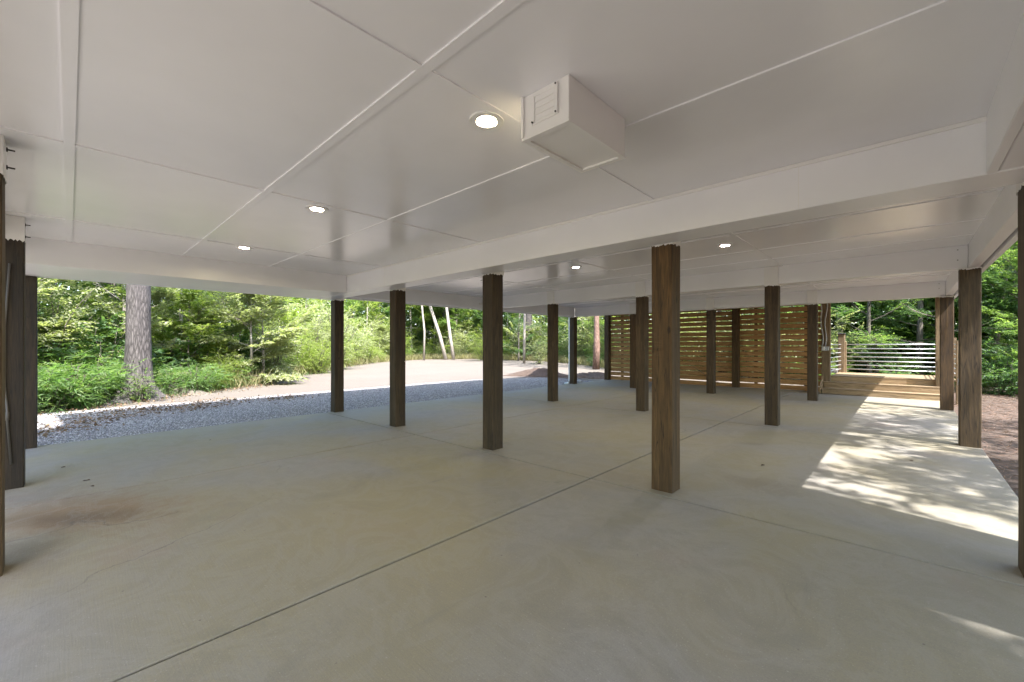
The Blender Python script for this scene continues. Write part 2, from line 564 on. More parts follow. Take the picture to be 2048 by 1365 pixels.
M["concrete"] = concrete_mat()
M["gravel"] = gravel_mat()
M["dirt"] = dirt_mat("sandy_dirt", (0.135, 0.110, 0.090), (0.178, 0.150, 0.126), 0.4)
M["sand"] = dirt_mat("pale_bounce_sand", (0.34, 0.30, 0.25), (0.44, 0.39, 0.33), 0.25)
M["forest_floor"] = dirt_mat("forest_floor", (0.085, 0.06, 0.04), (0.21, 0.15, 0.10), 0.6)
M["straw"] = dirt_mat("pine_straw_bed", (0.060, 0.040, 0.029), (0.135, 0.092, 0.070), 0.7)
tst = NT("gravel_stone")
oi_ = tst.n("ShaderNodeNewGeometry")
tst.base(tst.ramp(oi_.outputs["Random Per Island"], [(0.0, (0.20, 0.185, 0.19)), (0.5, (0.39, 0.365, 0.365)), (1.0, (0.60, 0.57, 0.56))]))
tst.rough(0.85)
M["stone"] = tst.m

# ------------------------------------------------------------------ the grid of the house
XC = [-8.95, -6.533, -4.115, -1.697, 0.638]
YR = [-0.413, 3.981, 8.445, 12.808]
S = 0.101                                           # half a post


def slab_z(x):
    return 0.00606 * (x + 1.68)


# ------------------------------------------------------------------ ground
def sheet(name, pts, z, mat, kind="structure", sub=0):
    me = bpy.data.meshes.new(name)
    me.from_pydata([(x, y, z) for x, y in pts], [], [tuple(range(len(pts)))])
    me.materials.append(mat)
    o = bpy.data.objects.new(name, me)
    col.objects.link(o)
    return tag(o, kind=kind)


def grid_sheet(name, x0, x1, y0, y1, nx, ny, zf, mat, inside=None):
    xs = np.linspace(x0, x1, nx + 1); ys = np.linspace(y0, y1, ny + 1)
    v = np.array([(x, y, zf(x, y)) for y in ys for x in xs])
    q = []
    for j in range(ny):
        for i in range(nx):
            cx, cy = (xs[i] + xs[i + 1]) / 2, (ys[j] + ys[j + 1]) / 2
            if inside is None or inside(cx, cy):
                a = j * (nx + 1) + i
                q.append((a, a + 1, a + nx + 2, a + nx + 1))
    o = np_mesh(name, v, np.array(q), mat, smooth=True)
    return tag(o, kind="structure")


sheet("ground", [(-400, -400), (400, -400), (400, 400), (-400, 400)], -0.16, M["forest_floor"])
DRIVE = [(-13.0, -6), (-13.3, -1.5), (-14.2, 0.2), (-15.6, 2.2), (-17.6, 4.2), (-21.5, 7.0), (-27.8, 12.2), (-33, 18), (-36, 25),
         (-33, 29.5), (-24, 29.5), (-17, 26), (-13.5, 23.5), (-10.5, 21.0), (-7.0, 18.0), (-6.0, 16.5), (-8.0, 15.6), (-9.02, 15.2), (-9.02, -6)]
dsh = sheet("dirt_drive", DRIVE, -0.115, M["dirt"])
GRAVEL = [(-13.6, -5), (-13.75, 1.0), (-13.45, 3.0), (-13.6, 8), (-13.4, 12), (-12.2, 14.6), (-10.8, 15.6), (-9.6, 14.6), (-9.02, 13.6), (-9.02, -5)]
gsh = sheet("gravel_strip", GRAVEL, -0.095, M["gravel"])
sheet("pine_straw_bed", [(0.76, -8), (14, -8), (14, 19), (2.6, 21), (0.76, 19)], -0.10, M["straw"])

sheet("bounce_ground", [(-13, -16), (9, -16), (9, -3.3), (-13, -3.3)], -0.105, M["sand"])  # unseen pale ground added behind the house to bounce light onto the ceiling
sheet("sand_yard", [(-9.0, 15.5), (-1.8, 15.5), (-1.8, 20.0), (-4.5, 26.0), (-11.0, 26.0)], -0.105, M["dirt"])

# slab, cut into panels by tooled joints
sl = MB()
xs_j = [-9.0, -5.65, -2.41, 0.745]
ys_j = [-3.0, -0.62, 3.76, 8.2, 12.55, 15.42]
g = 0.0085
for i in range(3):
    for j in range(5):
        x0, x1 = xs_j[i] + (g if i else 0), xs_j[i + 1] - (g if i < 2 else 0)
        y0, y1 = ys_j[j] + (g if j else 0), ys_j[j + 1] - (g if j < 4 else 0)
        b = 0.007
        zz = lambda x, d=0.0: slab_z(x) - d
        v = [(x0 + b, y0 + b, zz(x0)), (x1 - b, y0 + b, zz(x1)), (x1 - b, y1 - b, zz(x1)), (x0 + b, y1 - b, zz(x0)),
             (x0, y0, zz(x0, b)), (x1, y0, zz(x1, b)), (x1, y1, zz(x1, b)), (x0, y1, zz(x0, b)),
             (x0, y0, zz(x0, .3)), (x1, y0, zz(x1, .3)), (x1, y1, zz(x1, .3)), (x0, y1, zz(x0, .3))]
        f = [(0, 1, 2, 3)]
        for k in range(4):
            k2 = (k + 1) % 4
            f += [(k, 4 + k, 4 + k2, k2), (4 + k, 8 + k, 8 + k2, 4 + k2)]
        sl.add(v, f)
sl.add([(xs_j[0] + .02, -2.98, slab_z(-9) - .04), (xs_j[3] - .02, -2.98, slab_z(.7) - .04),
        (xs_j[3] - .02, 15.4, slab_z(.7) - .04), (xs_j[0] + .02, 15.4, slab_z(-9) - .04)], [(0, 1, 2, 3)])
tag(sl.build("concrete_slab", M["concrete"]), kind="structure")

# ------------------------------------------------------------------ house
house = thing("house", "raised white beach house on timber posts, seen from its open ground-level parking bay", "house", (-4.1, 6.0, 0.0))
house_loc = Vector(house.location)

Z1, Z2 = 2.68, 2.755          # ceilings: first bay, farther bays
B1, B2 = 2.355, 2.443         # beam undersides


def ceiling(x0, x1, y0, y1, z, seams_x, seams_y, thick=0.05):
    m = MB()
    m.box(x0, x1, y0, y1, z, z + thick)
    w, h = 0.026, 0.0085
    for s in seams_y:                    # long battens
        if y0 < s < y1:
            m.box(x0 + .002, x1 - .002, s - w, s + w, z - h, z + 0.01)
    cuts = sorted([y0] + [s for s in seams_y if y0 < s < y1] + [y1])
    for s in seams_x:
        if x0 < s < x1:
            for a, b_ in zip(cuts[:-1], cuts[1:]):
                m.box(s - w, s + w, a + (w + 0.0006 if a != y0 else 0.002), b_ - (w + 0.0006 if b_ != y1 else 0.002), z - h + 0.0004, z + 0.01)
    return m.build("ceiling", M["ceiling"], house)


ceiling(-7.55, 0.33, -0.52, 3.535, Z1, [-6.245, -3.88, -1.63], [0.0, 1.13, 2.255])
ceiling(-8.84, 0.62, 3.868, 8.363, Z2, [-6.26, -3.9, -1.55], [4.55, 5.6, 6.75, 7.6])
ceiling(-8.84, 0.62, 8.56, 12.727, Z2, [-6.26, -3.9, -1.55], [9.3, 10.45, 11.6])
ceiling(-9.0, 0.80, 12.925, 15.8, Z2 + 0.01, [-6.26, -3.9, -1.55], [14.05])


def beam(x0, x1, y0, y1, z0, z1, label=None):
    m = MB(); m.bbox(x0, x1, y0, y1, z0, z1, 0.005)
    return m.build("beam", M["beam"], house)


beam(-8.985, 0.80, 3.535, 3.868, B1, Z2 + .02)                 # across, first row
beam(-9.0, -7.55, -0.52, 3.532, B1 + .004, Z1 + .02)           # wide boxed soffit at the left edge
beam(0.33, 0.372, -0.52, 3.532, B1 + .002, Z1 + .02)           # right edge, first bay
beam(0.376, 0.80, -0.52, 3.532, B1 + .008, Z1 + .02)
beam(-9.0, -8.84, 3.872, 12.73, B2, Z2 + .02)                  # left edge, farther bays
beam(-9.06, -9.003, 3.872, 12.93, B2 - .03, Z2 + .10)
beam(0.62, 0.728, 3.872, 12.92, B2, Z2 + .02)                  # right edge
beam(0.748, 0.80, 3.872, 15.8, B2 - .022, Z2 + .10)
beam(-8.837, 0.617, 8.366, 8.556, B2, Z2 + .02)                # across, second row
beam(-8.837, 0.617, 12.73, 12.92, B2 + .01, Z2 + .02)          # across, third row
beam(-8.837, 0.617, 12.757, 12.922, B2 - .016, B2 + .0085)     # thin lip under it
beam(-9.0, 0.80, -0.72, -0.523, B2, Z1 + .02)                  # across, row beside the camera
# drip joints on the beam faces
for x in (-6.2, -0.55):
    m = MB(); m.box(x - .002, x + .002, 3.5325, 3.536, B1 + .012, Z1 - .002)
    m.build("beam_joint", M["trim"], house)
m = MB(); m.bbox(-7.55, 0.33, 3.519, 3.534, Z1 - .026, Z1 - .0006, .003); m.build("trim_strip", M["trim"], house)
m = MB(); m.bbox(-8.842, -8.80, 8.0, 8.34, B2 + .10, B2 + .16, .004); m.build("junction_box", M["trim"], house)
# upper storey: gives the shade on both sides
m = MB()
m.box(-9.0, 0.80, -0.70, 15.8, 2.86, 5.55)
m.box(0.80, 2.2, 2.72, 4.19, 2.44, 5.45)
m.build("wall", M["siding"], house)
m = MB(); m.box(0.803, 1.69, -6.0, 2.70, 2.40, 2.60); m.build("side_porch", M["siding"], house)
m = MB(); m.box(-9.0, -3.0, -1.5, -0.73, 2.90, 3.06); m.build("rear_sun_blocker", M["siding"], house)  # unseen box added at the rear to keep the sun off the floor
rf = MB()
xl, xr, xm, ze, zr = -9.37, 1.17, -4.1, 5.77, 8.0
for (a, b_) in ((xl, xm), (xm, xr)):
    za, zb = (ze, zr) if a == xl else (zr, ze)
    rf.add([(a, -1.1, za - .2), (b_, -1.1, zb - .2), (b_, 16.2, zb - .2), (a, 16.2, za - .2),
            (a, -1.1, za), (b_, -1.1, zb), (b_, 16.2, zb), (a, 16.2, za)],
           [(3, 2, 1, 0), (4, 5, 6, 7), (0, 1, 5, 4), (1, 2, 6, 5), (2, 3, 7, 6), (3, 0, 4, 7)])
rf.build("roof", M["shingle"], house)
for yy in (-0.69, 15.79):
    gb = MB()
    gb.add([(-9.0, yy, 5.56), (0.8, yy, 5.56), (xm, yy, 7.75)], [(0, 1, 2)])
    gb.build("gable", M["siding"], house, fixn=False)


# ------------------------------------------------------------------ posts (parts of the house)
def post_mesh(cx, cy, s, z0, z1, seed, rings=14):
    r = random.Random(seed)
    m = MB()
    ch = 0.008
    prof = [(-s + ch, -s), (s - ch, -s), (s, -s + ch), (s, s - ch), (s - ch, s), (-s + ch, s), (-s, s - ch), (-s, -s + ch)]
    v, f = [], []
    tw = r.uniform(-.012, .012)
    ph = [r.uniform(0, 6) for _ in range(8)]
    for i in range(rings):
        t = i / (rings - 1)
        a = tw * (t - .5)
        for k, (x, y) in enumerate(prof):
            d = 1 + .010 * math.sin(ph[k] + t * (5 + k % 3)) + r.uniform(-.006, .006)
            x2, y2 = x * d, y * d
            v.append((cx + x2 * math.cos(a) - y2 * math.sin(a), cy + x2 * math.sin(a) + y2 * math.cos(a), z0 + (z1 - z0) * t))
    for i in range(rings - 1):
        for k in range(8):
            a, b_ = i * 8 + k, i * 8 + (k + 1) % 8
            f.append((a, b_, b_ + 8, a + 8))
    f.append(tuple(range(8))[::-1]); f.append(tuple((rings - 1) * 8 + k for k in range(8)))
    return m.add(v, f)


def painted_top(cx, cy, s, z0, z1, seed, parent, sides=(1, 1, 1, 1)):
    """thin sleeve of white paint with a ragged lower edge"""
    r = random.Random(seed)
    m = MB()
    e = s + .0055
    n = 18
    cs = [(-e, -e), (e, -e), (e, e), (-e, e)]
    loop = []
    for k in range(4):
        a, b_ = cs[k], cs[(k + 1) % 4]
        for i in range(n):
            t = i / n
            loop.append((a[0] + (b_[0] - a[0]) * t, a[1] + (b_[1] - a[1]) * t))
    L = len(loop)
    v = [(cx + x, cy + y, z0 + r.uniform(-.012, .010)) for x, y in loop] + [(cx + x, cy + y, z1) for x, y in loop]
    f = [(k, (k + 1) % L, L + (k + 1) % L, L + k) for k in range(L)]
    m.add(v, f)
    return m.build("painted_top", M["trim"], parent, fixn=False)


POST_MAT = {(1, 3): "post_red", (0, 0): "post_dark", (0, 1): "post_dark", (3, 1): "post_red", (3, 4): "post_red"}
for j, y in enumerate(YR):
    for i, x in enumerate(XC):
        if j == 0 and i > 2:
            continue
        if (j, i) == (1, 4):
            x -= 0.025
        yy = y + (0.030 if (j, i) == (0, 2) else 0.0)
        top = B1 - .001 if (j == 0 and i == 0) else {0: Z1 - .001, 1: Z2 + .02, 2: B2 - .001, 3: B2 - .018}[j]
        if j == 1:
            top = Z2 - .002
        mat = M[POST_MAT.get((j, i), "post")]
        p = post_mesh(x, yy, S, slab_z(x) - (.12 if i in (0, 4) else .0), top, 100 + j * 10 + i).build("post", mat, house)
        if j in (0, 1) and not (j == 0 and i == 0):
            painted_top(x, yy, S, {0: B2 - .006, 1: B1 - .006}[j], top - .001, 300 + j * 10 + i, p)
        elif j >= 2:
            painted_top(x, yy, S, B2 - .022 - (.016 if j == 3 else 0), top - .001, 300 + j * 10 + i, p)
            # white bolted tongue in front of the beam
            if 0 < i < 4:
                t_ = MB(); t_.bbox(x - S - .004, x + S + .004, y - S - .006, (8.364 if j == 2 else 12.728), B2 - .004, Z2 - .003, .003)
                tg = t_.build("tongue", M["trim"], p)
                for dz in (.09, .22):
                    bm_ = MB()
                    bm_.tube([(x + .05, y - S - .006, B2 + dz), (x + .05, y - S - .022, B2 + dz)], .008, 6)
                    bm_.build("bolt", M["beam"], tg)
for (x, y, zz_) in ((XC[1], YR[0], (2.49, 2.61)), (XC[2], YR[0] + .038, (2.50, 2.61))):
    for z in zz_:
        m = MB()
        m.tube([(x + .06, y + S + .006, z), (x + .06, y + S + .012, z), (x + .06, y + S + .0121, z), (x + .06, y + S + .042, z)], [.014, .014, .005, .005], 8)
        m.build("bolt", M["bolt"], house)
for (y, zs_) in ((8.366, (2.56, 2.70)), (12.73, (2.60, 2.70))):
    for z in zs_:
        m = MB()
        m.tube([(0.52, y, z), (0.52, y - .008, z)], .008, 8)
        m.build("bolt", M["metal"], house)

# ------------------------------------------------------------------ recessed lamps
LAMPS = [(-1.735, 1.63, Z1), (-4.02, 1.595, Z1), (-6.32, 1.575, Z1),
         (-1.784, 6.11, Z2), (-4.18, 6.06, Z2), (-6.5, 6.06, Z2),
         (-1.784, 10.6, Z2), (-4.18, 10.6, Z2), (-6.5, 10.6, Z2)]
LAMP_LABELS = ["lit recessed ceiling lamp beside the white vent box, nearest and largest in view",
               "lit recessed ceiling lamp in the middle ceiling panel left of the vent box",
               "lit recessed ceiling lamp close to the boxed soffit at the left edge of the ceiling",
               "lit recessed ceiling lamp beyond the front beam, above and right of the brownest post",
               "lit recessed ceiling lamp beyond the front beam, right of the tall middle post",
               None, None, None, None]
lamp0 = None
for k, (x, y, z) in enumerate(LAMPS):
    lab = LAMP_LABELS[k] or "lit recessed ceiling lamp in the far bays, hidden by posts and beams"
    if lamp0 is None:
        lamp0 = thing("recessed_lamp", lab, "ceiling lamp", (x, y, z), 0, "recessed ceiling lamps")
        m = MB(); m.ring((x, y, z), .062, .098, -.012, .002); m.ring((x, y, z), .0555, .063, -.008, .004)
        m.build("trim_ring", M["white_pvc"], lamp0, False)
        m = MB(); m.disc((x, y, z - .004), .055)
        m.build("lens", M["lens"], lamp0, fixn=False)
    else:
        c = copy_tree(lamp0)
        c.location = (x, y, z)
        c["label"] = lab
        if z == Z2:                      # cooler, brighter bulbs past the front beam
            ln = [q for q in c.children if q.name.startswith("lens")][0]
            ln.data = ln.data.copy()
            ln.data.materials[0] = M["lens_cool"]

# ------------------------------------------------------------------ vent box on the ceiling
vb = thing("vent_box", "white boxed duct with a louvred grille hanging from the ceiling", "vent box", (-1.30, 1.887, Z1))
vx0, vx1, vy0, vy1, vz0 = -1.447, -1.155, 1.616, 2.158, 2.467
m = MB()
m.bbox(vx0, vx1, vy0, vy1, vz0, Z1 - .0005, .003)
m.build("casing", M["trim"], vb)
m = MB()
w = .026
m.box(vx0 - .004, vx0 + w, vy0 - .004, vy1 + .004, vz0 - .012, vz0 - .0005)
m.box(vx1 - w, vx1 + .004, vy0 - .004, vy1 + .004, vz0 - .012, vz0 - .0005)
m.box(vx0 + w, vx1 - w, vy1 - w, vy1 + .004, vz0 - .012, vz0 - .0005)
m.box(vx0 + w, vx1 - w, vy0 - .004, vy0 + w, vz0 - .012, vz0 - .0005)
m.build("bottom_trim", M["trim"], vb)
m = MB()
m.box(vx0 - .003, vx0 + .012, vy0 - .012, vy0 - .0005, vz0, Z1 - .001)
m.build("corner_trim", M["trim"], vb)
gx0, gx1, gz0, gz1 = -1.362, -1.232, 2.525, 2.652
gr = MB()
gr.box(gx0 - .018, gx0, vy0 - .006, vy0 - .0005, gz0 - .012, gz1 + .012)
gr.box(gx1, gx1 + .018, vy0 - .014, vy0 - .0005, gz0 - .012, gz1 + .012)
gr.box(gx0, gx1, vy0 - .005, vy0 - .0005, gz1, gz1 + .012)
gr.box(gx0, gx1, vy0 - .005, vy0 - .0005, gz0 - .012, gz0)
grille = gr.build("grille", M["trim"], vb)
lo = MB()
for k in range(4):
    za = gz0 + k * (gz1 - gz0) / 4
    zb = za + (gz1 - gz0) / 4
    lo.add([(gx0 + .003, vy0 - .0065, za), (gx1, vy0 - .0065, za), (gx1, vy0 - .002, zb), (gx0 + .003, vy0 - .002, zb),
            (gx0 + .003, vy0 - .003, za - .001), (gx1, vy0 - .003, za - .001)], [(0, 1, 2, 3), (0, 4, 5, 1)])
lo.build("louvre", M["trim"], grille, fixn=False)
for (a, b_) in ((gx0 - .009, gz0 - .004), (gx1 + .009, gz0 - .004), (gx1 + .009, gz1 + .004)):
    sc = MB(); sc.tube([(a, vy0 - .018, b_), (a, vy0 - .010, b_)], .0045, 8)
    sc.build("screw", M["bolt"], grille)

# ------------------------------------------------------------------ slatted screen
YF = 15.25
fence = thing("slatted_screen", "tall wooden screen of horizontal slats with light showing through the gaps", "screen", (-5.3, YF, 0))
for (i, t) in ((0, 2.74), (2, 2.74), (3, 2.74)):
    x = XC[i]
    post_mesh(x, YF, S, slab_z(x) - (.15 if i == 0 else 0.0), t, 500 + i).build("post", M["post_red"] if i != 3 else M["post_fresh"], fence)
rs = random.Random(5)
for (x0, x1) in ((-8.84, -4.216), (-4.014, -1.60)):
    m = MB()
    k = 0
    while True:
        z0 = slab_z(x0) + .012 + k * .173
        if z0 > 2.70: break
        hgt = .142
        # short boards butted end to end with slight sag and tilt
        xs = [x0]
        while xs[-1] < x1 - 1e-6:
            nx_ = xs[-1] + (2.3 if x1 - xs[-1] > 2.9 else 9)
            xs.append(min(nx_, x1))
        for a, b_ in zip(xs[:-1], xs[1:]):
            d0, d1 = rs.uniform(-.012, .010), rs.uniform(-.012, .010)
            yy = YF + .045 + rs.uniform(0, .006)
            n = 6
            v, f = [], []
            for q in range(n + 1):
                t = q / n
                xx = a + .003 + (b_ - a - .006) * t
                dz = d0 + (d1 - d0) * t + .006 * math.sin(3.1 * t + rs.uniform(0, .2))
                for (py, pz) in ((yy, z0 + dz), (yy + .024, z0 + dz), (yy + .024, z0 + hgt + dz), (yy, z0 + hgt + dz)):
                    v.append((xx, py, pz))
            for q in range(n):
                for e in range(4):
                    a1, a2 = q * 4 + e, q * 4 + (e + 1) % 4
                    f.append((a1, a2, a2 + 4, a1 + 4))
            f.append((0, 1, 2, 3)); f.append((n * 4 + 3, n * 4 + 2, n * 4 + 1, n * 4))
            m.add(v, f)
        k += 1
    m.build("slat_panel", M["slat"], fence)
for x in (-8.35, -6.55, -3.55, -2.2):
    m = MB(); m.bbox(x - .045, x + .045, YF + .082, YF + .17, -.05, 2.7, .004)
    m.build("stud", M["post_red"], fence)
# hanging wires behind the slats
wires = MB()
for (x0, x1, z0, z1) in ((-4.6, -3.9, 1.95, 2.05), (-3.4, -2.0, 1.75, 1.55), (-2.9, -1.7, 1.35, 1.25), (-3.9, -1.8, 2.2, 2.3)):
    pts = [(x0 + (x1 - x0) * t / 8, YF + .19 + .03 * math.sin(t), z0 + (z1 - z0) * t / 8 - .12 * math.sin(math.pi * t / 8)) for t in range(9)]
    wires.tube(pts, .012, 6)
wr = wires.build("cable", M["white_pvc"])
tag(wr, "pale cable drooping behind the slats of the wooden screen", "cable")
# black diagonal cable on the slats
m = MB(); m.tube([(-5.52, YF + .02, .62), (-5.1, YF + .025, .35), (-4.62, YF + .02, .08)], .008, 6)
tag(m.build("cable", M["dark_pvc"]), "thin black cable running diagonally down the slatted screen", "cable")

# electrical box with two conduits on the last screen post
ob = thing("outlet_box", "grey electrical outlet box with two curved conduits on the pale screen post", "outlet box", (-1.70, 15.14, 1.28))
m = MB(); m.bbox(-1.79, -1.68, 15.075, 15.147, 1.22, 1.36, .006); m.build("box", M["metal"], ob)
m = MB(); m.bbox(-1.675, -1.615, 15.085, 15.146, 1.23, 1.35, .006); m.build("side_box", M["grey_pvc"], ob)
m = MB(); m.bbox(-1.765, -1.705, 15.068, 15.0745, 1.24, 1.34, .003); m.build("cover_plate", M["white_pvc"], ob)
for (dx, bend) in ((-.05, -.05), (.02, .03)):
    m = MB()
    pts = [(-1.72 + dx + bend * (t / 10.0) ** 2 * 1.1 + .022 * math.sin(t * .9), 15.125, 1.36 + 1.30 * t / 10) for t in range(11)]
    m.tube(pts, .016, 8)
    m.build("conduit", M["grey_pvc"], ob, True)

# water stand pipe in front of the screen
m = MB()
m.tube([(-2.05, 14.9, slab_z(-2)), (-2.05, 14.9, .30), (-2.03, 14.9, .345), (-1.97, 14.9, .36), (-1.90, 14.9, .35), (-1.87, 14.9, .31)], .016, 8)
m.tube([(-2.10, 14.9, .36), (-1.98, 14.9, .372)], .012, 6)
m.tube([(-2.05, 14.9, slab_z(-2)), (-2.05, 14.9, .05)], .035, 8)
tag(m.build("stand_pipe", M["dark_pvc"], None, True), "small dark hooked water pipe standing before the slatted screen", "pipe")

# ------------------------------------------------------------------ steps and deck
dk = thing("wooden_deck", "low timber deck with two steps up to it beyond the sunlit concrete", "deck", (-.4, 15.9, 0))
sx0, sx1 = -1.75, 0.72
for (k, y0) in ((0, 14.72), (1, 15.00)):
    z = .166 * (k + 1)
    m = MB(); m.bbox(sx0 + .02, sx1, y0 + .0, y0 + .028, (.014 if k == 0 else z - .166 + .0015), z - .033, .003)
    m.build("riser", M["deck"], dk)
    m = MB()
    for q in (0, 1):
        m.bbox(sx0, sx1, y0 - .004 + q * .146, y0 + .128 + q * .146, z - .032, z, .004)
    m.build("tread", M["deck"], dk)
m = MB()
m.add([(sx0 - .04, 14.70, .012), (sx0 - .04, 15.29, .012), (sx0 - .04, 15.29, .47), (sx0 - .04, 15.14, .47), (sx0 - .04, 14.70, .20),
       (sx0 - .001, 14.70, .012), (sx0 - .001, 15.29, .012), (sx0 - .001, 15.29, .47), (sx0 - .001, 15.14, .47), (sx0 - .001, 14.70, .20)],
      [(0, 1, 2, 3, 4), (9, 8, 7, 6, 5), (0, 5, 6, 1), (1, 6, 7, 2), (2, 7, 8, 3), (3, 8, 9, 4), (4, 9, 5, 0)])
m.build("stringer", M["deck"], dk)
m = MB(); m.bbox(-1.59, 0.72, 15.286, 15.324, .335, .498 - .033, .003); m.build("rim_board", M["deck"], dk)
m = MB()
for q in range(15):
    y0 = 15.282 + q * .146
    m.bbox(-1.59, 0.95, y0, y0 + .140, .466, .498, .004)
m.build("deck_boards", M["deck"], dk)
for (x, y) in ((-1.5, 17.3), (-.4, 17.3), (.8, 17.3), (.8, 16.2)):
    m = MB(); m.bbox(x - .05, x + .05, y - .05, y + .05, -.2, .4655, .004)
    m.build("pier", M["post"], dk)
m = MB(); m.bbox(-2.1, -1.60, 16.9, 17.2, .49, .62, .01)
tag(m.build("stone_block", M["rock"]), "pale block lying beside the deck behind the outlet post", "block")

rl = thing("deck_railing", "deck railing of seven slim horizontal metal rails between timber posts", "railing", (-.4, 17.3, .5))
px, py = -1.52, 17.33
rp = post_mesh(px, py, .088, .4985, 1.74, 611).build("post", M["post_fresh"], rl)
m = MB(); m.bbox(px - .105, px + .105, py - .105, py + .105, 1.741, 1.772, .006); m.build("cap", M["cap_dark"], rp)
m = MB(); m.bbox(px + .089, px + .125, py - .045, py + .045, .4985, 1.50, .004); m.build("rail_bracket", M["deck"], rl)
p2 = post_mesh(0.98, 17.33, .07, .4985, 1.6, 612).build("post", M["post_fresh"], rl)
for k in range(7):
    z = 1.405 - k * .132
    m = MB(); m.tube([(px + .126, 17.33, z), (0.909, 17.33, z)], .0155, 8); m.build("rail", M["rail"], rl, True)
rl2 = thing("deck_railing", "short deck railing seen end-on between the screen post and the capped post", "railing", (-1.6, 16.3, .5))
for k in range(7):
    z = 1.405 - k * .132
    m = MB(); m.tube([(-1.66, 15.36, z), (-1.54, 17.235, z)], .0155, 8); m.build("rail", M["rail"], rl2, True)
rl3 = thing("deck_railing", "deck railing at the right end of the deck, throwing striped shadows on its boards", "railing", (.98, 16.3, .5))
for k in range(7):
    z = 1.405 - k * .132
    m = MB(); m.tube([(0.98, 15.20, z), (0.98, 17.255, z)], .0155, 8); m.build("rail", M["rail"], rl3, True)
post_mesh(0.98, 15.12, .07, -.15, 1.5, 613).build("post", M["post_fresh"], rl3)
ep = post_mesh(XC[4] + .02, YF, S, .333, 2.74, 640).build("deck_post", M["post_fresh"])
tag(ep, "pale timber post at the right end of the deck steps, sunlit low down", "post")

# ------------------------------------------------------------------ downspouts and post conduits
def downspout(x, y, zb, dx, lab):
    t = thing("downspout", lab, "downspout", (x, y, zb))
    m = MB(); m.bbox(x - .035, x + .035, y - .03, y + .03, zb + .12, 3.0, .008); m.build("pipe", M["white_pvc"], t)
    m = MB(); m.tube([(x, y, zb + .121), (x, y, zb + .06), (x + dx * .06, y, zb + .03), (x + dx * .22, y, zb + .01)], [.042, .042, .042, .038], 8)
    m.build("elbow", M["white_pvc"], t, True)
    return t


downspout(-9.08, 12.745, -.07, -1, "white downspout against the far left post beside the gravel")
downspout(0.86, 12.95, -.09, 1, "white downspout beside the sunlit right-hand post near the steps")
m = MB(); m.bbox(0.80, .855, 12.86, 12.91, .55, .68, .005)
tag(m.build("meter_box", M["grey_pvc"]), "small grey box mounted low beside the right-hand downspout", "box")
x, y = XC[1] + S + .014, YR[0] - .01
m = MB()
m.tube([(x, y + .02, 2.20), (x, y - .01, 1.6), (x, y - .012, 1.0), (x, y + .005, .74), (x, y + .005, .735), (x, y + .005, .66), (x, y + .005, .655), (x, y + .03, .22)],
       [.009, .009, .009, .009, .014, .014, .009, .009], 8)
tag(m.build("conduit", M["dark_pvc"], None, True), "thin dark conduit with a coupling running down the darkest left post", "conduit")

# ------------------------------------------------------------------ foliage library
def rot_frames(d, roll):
    """rows: frames with Y along d; returns (N,3,3) columns X,Y,Z"""
    d = d / np.linalg.norm(d, axis=1, keepdims=True)
    up = np.tile(np.array([0, 0, 1.0]), (len(d), 1))
    bad = np.abs(d[:, 2]) > .95
    up[bad] = (1, 0, 0)
    x = np.cross(d, up); x /= np.linalg.norm(x, axis=1, keepdims=True)
    z = np.cross(x, d)
    c, s = np.cos(roll)[:, None], np.sin(roll)[:, None]
    x2 = x * c + z * s
    z2 = z * c - x * s
    return np.stack([x2, d, z2], axis=2)


def leaves_to_quads(base, d, roll, L, W, fold=0.18):
    """one folded diamond per leaf"""
    n = len(base)
    F = rot_frames(d, roll)
    tpl = np.array([[0, 0, 0], [.5, .42, fold], [0, 1, -.06], [-.5, .42, fold]])
    sc = np.stack([W, L, W], axis=1)
    loc = tpl[None] * sc[:, None, :]
    v = np.einsum('nij,nkj->nki', F, loc) + base[:, None, :]
    return v.reshape(-1, 3), np.arange(n * 4).reshape(n, 4)


def spray(n, length, leafL, leafW, droop=.15, spread=55, seed=0):
    """a twig tip along +Y with alternate leaves; returns base, dir, L, W"""
    r = np.random.default_rng(seed)
    t = (np.arange(n) + .5) / n
    side = np.where(np.arange(n) % 2 == 0, 1, -1)
    base = np.stack([r.normal(0, .012, n) * length * 2, t * length, -droop * length * t ** 2 + r.normal(0, .02, n) * length], axis=1)
    ang = np.radians(spread + r.uniform(-25, 25, n)) * (1 - .55 * t) * side
    d = np.stack([np.sin(ang), np.cos(ang), r.uniform(-.45, .2, n)], axis=1)
    L = leafL * r.uniform(.65, 1.15, n)
    W = leafW * r.uniform(.7, 1.15, n)
    return base, d, L, W


def sprays_mesh(P, D, scale, tpls, roll_sd=.35, seed=0):
    """place spray templates at P along D"""
    r = np.random.default_rng(seed)
    F = rot_frames(D, r.normal(0, roll_sd, len(P)))
    vs, n0 = [], 0
    which = r.integers(0, len(tpls), len(P))
    for k, (b, d, L, W) in enumerate(tpls):
        I = np.where(which == k)[0]
        if len(I) == 0: continue
        s = scale[I]
        bb = np.einsum('nij,kj->nki', F[I], b) * s[:, None, None] + P[I][:, None, :]
        dd = np.einsum('nij,kj->nki', F[I], d).reshape(-1, 3)
        LL = (s[:, None] * L[None]).ravel(); WW = (s[:, None] * W[None]).ravel()
        v, q = leaves_to_quads(bb.reshape(-1, 3), dd, r.normal(0, .45, len(LL)), LL, WW)
        vs.append(v)
    v = np.concatenate(vs)
    return v, np.arange(len(v)).reshape(-1, 4)


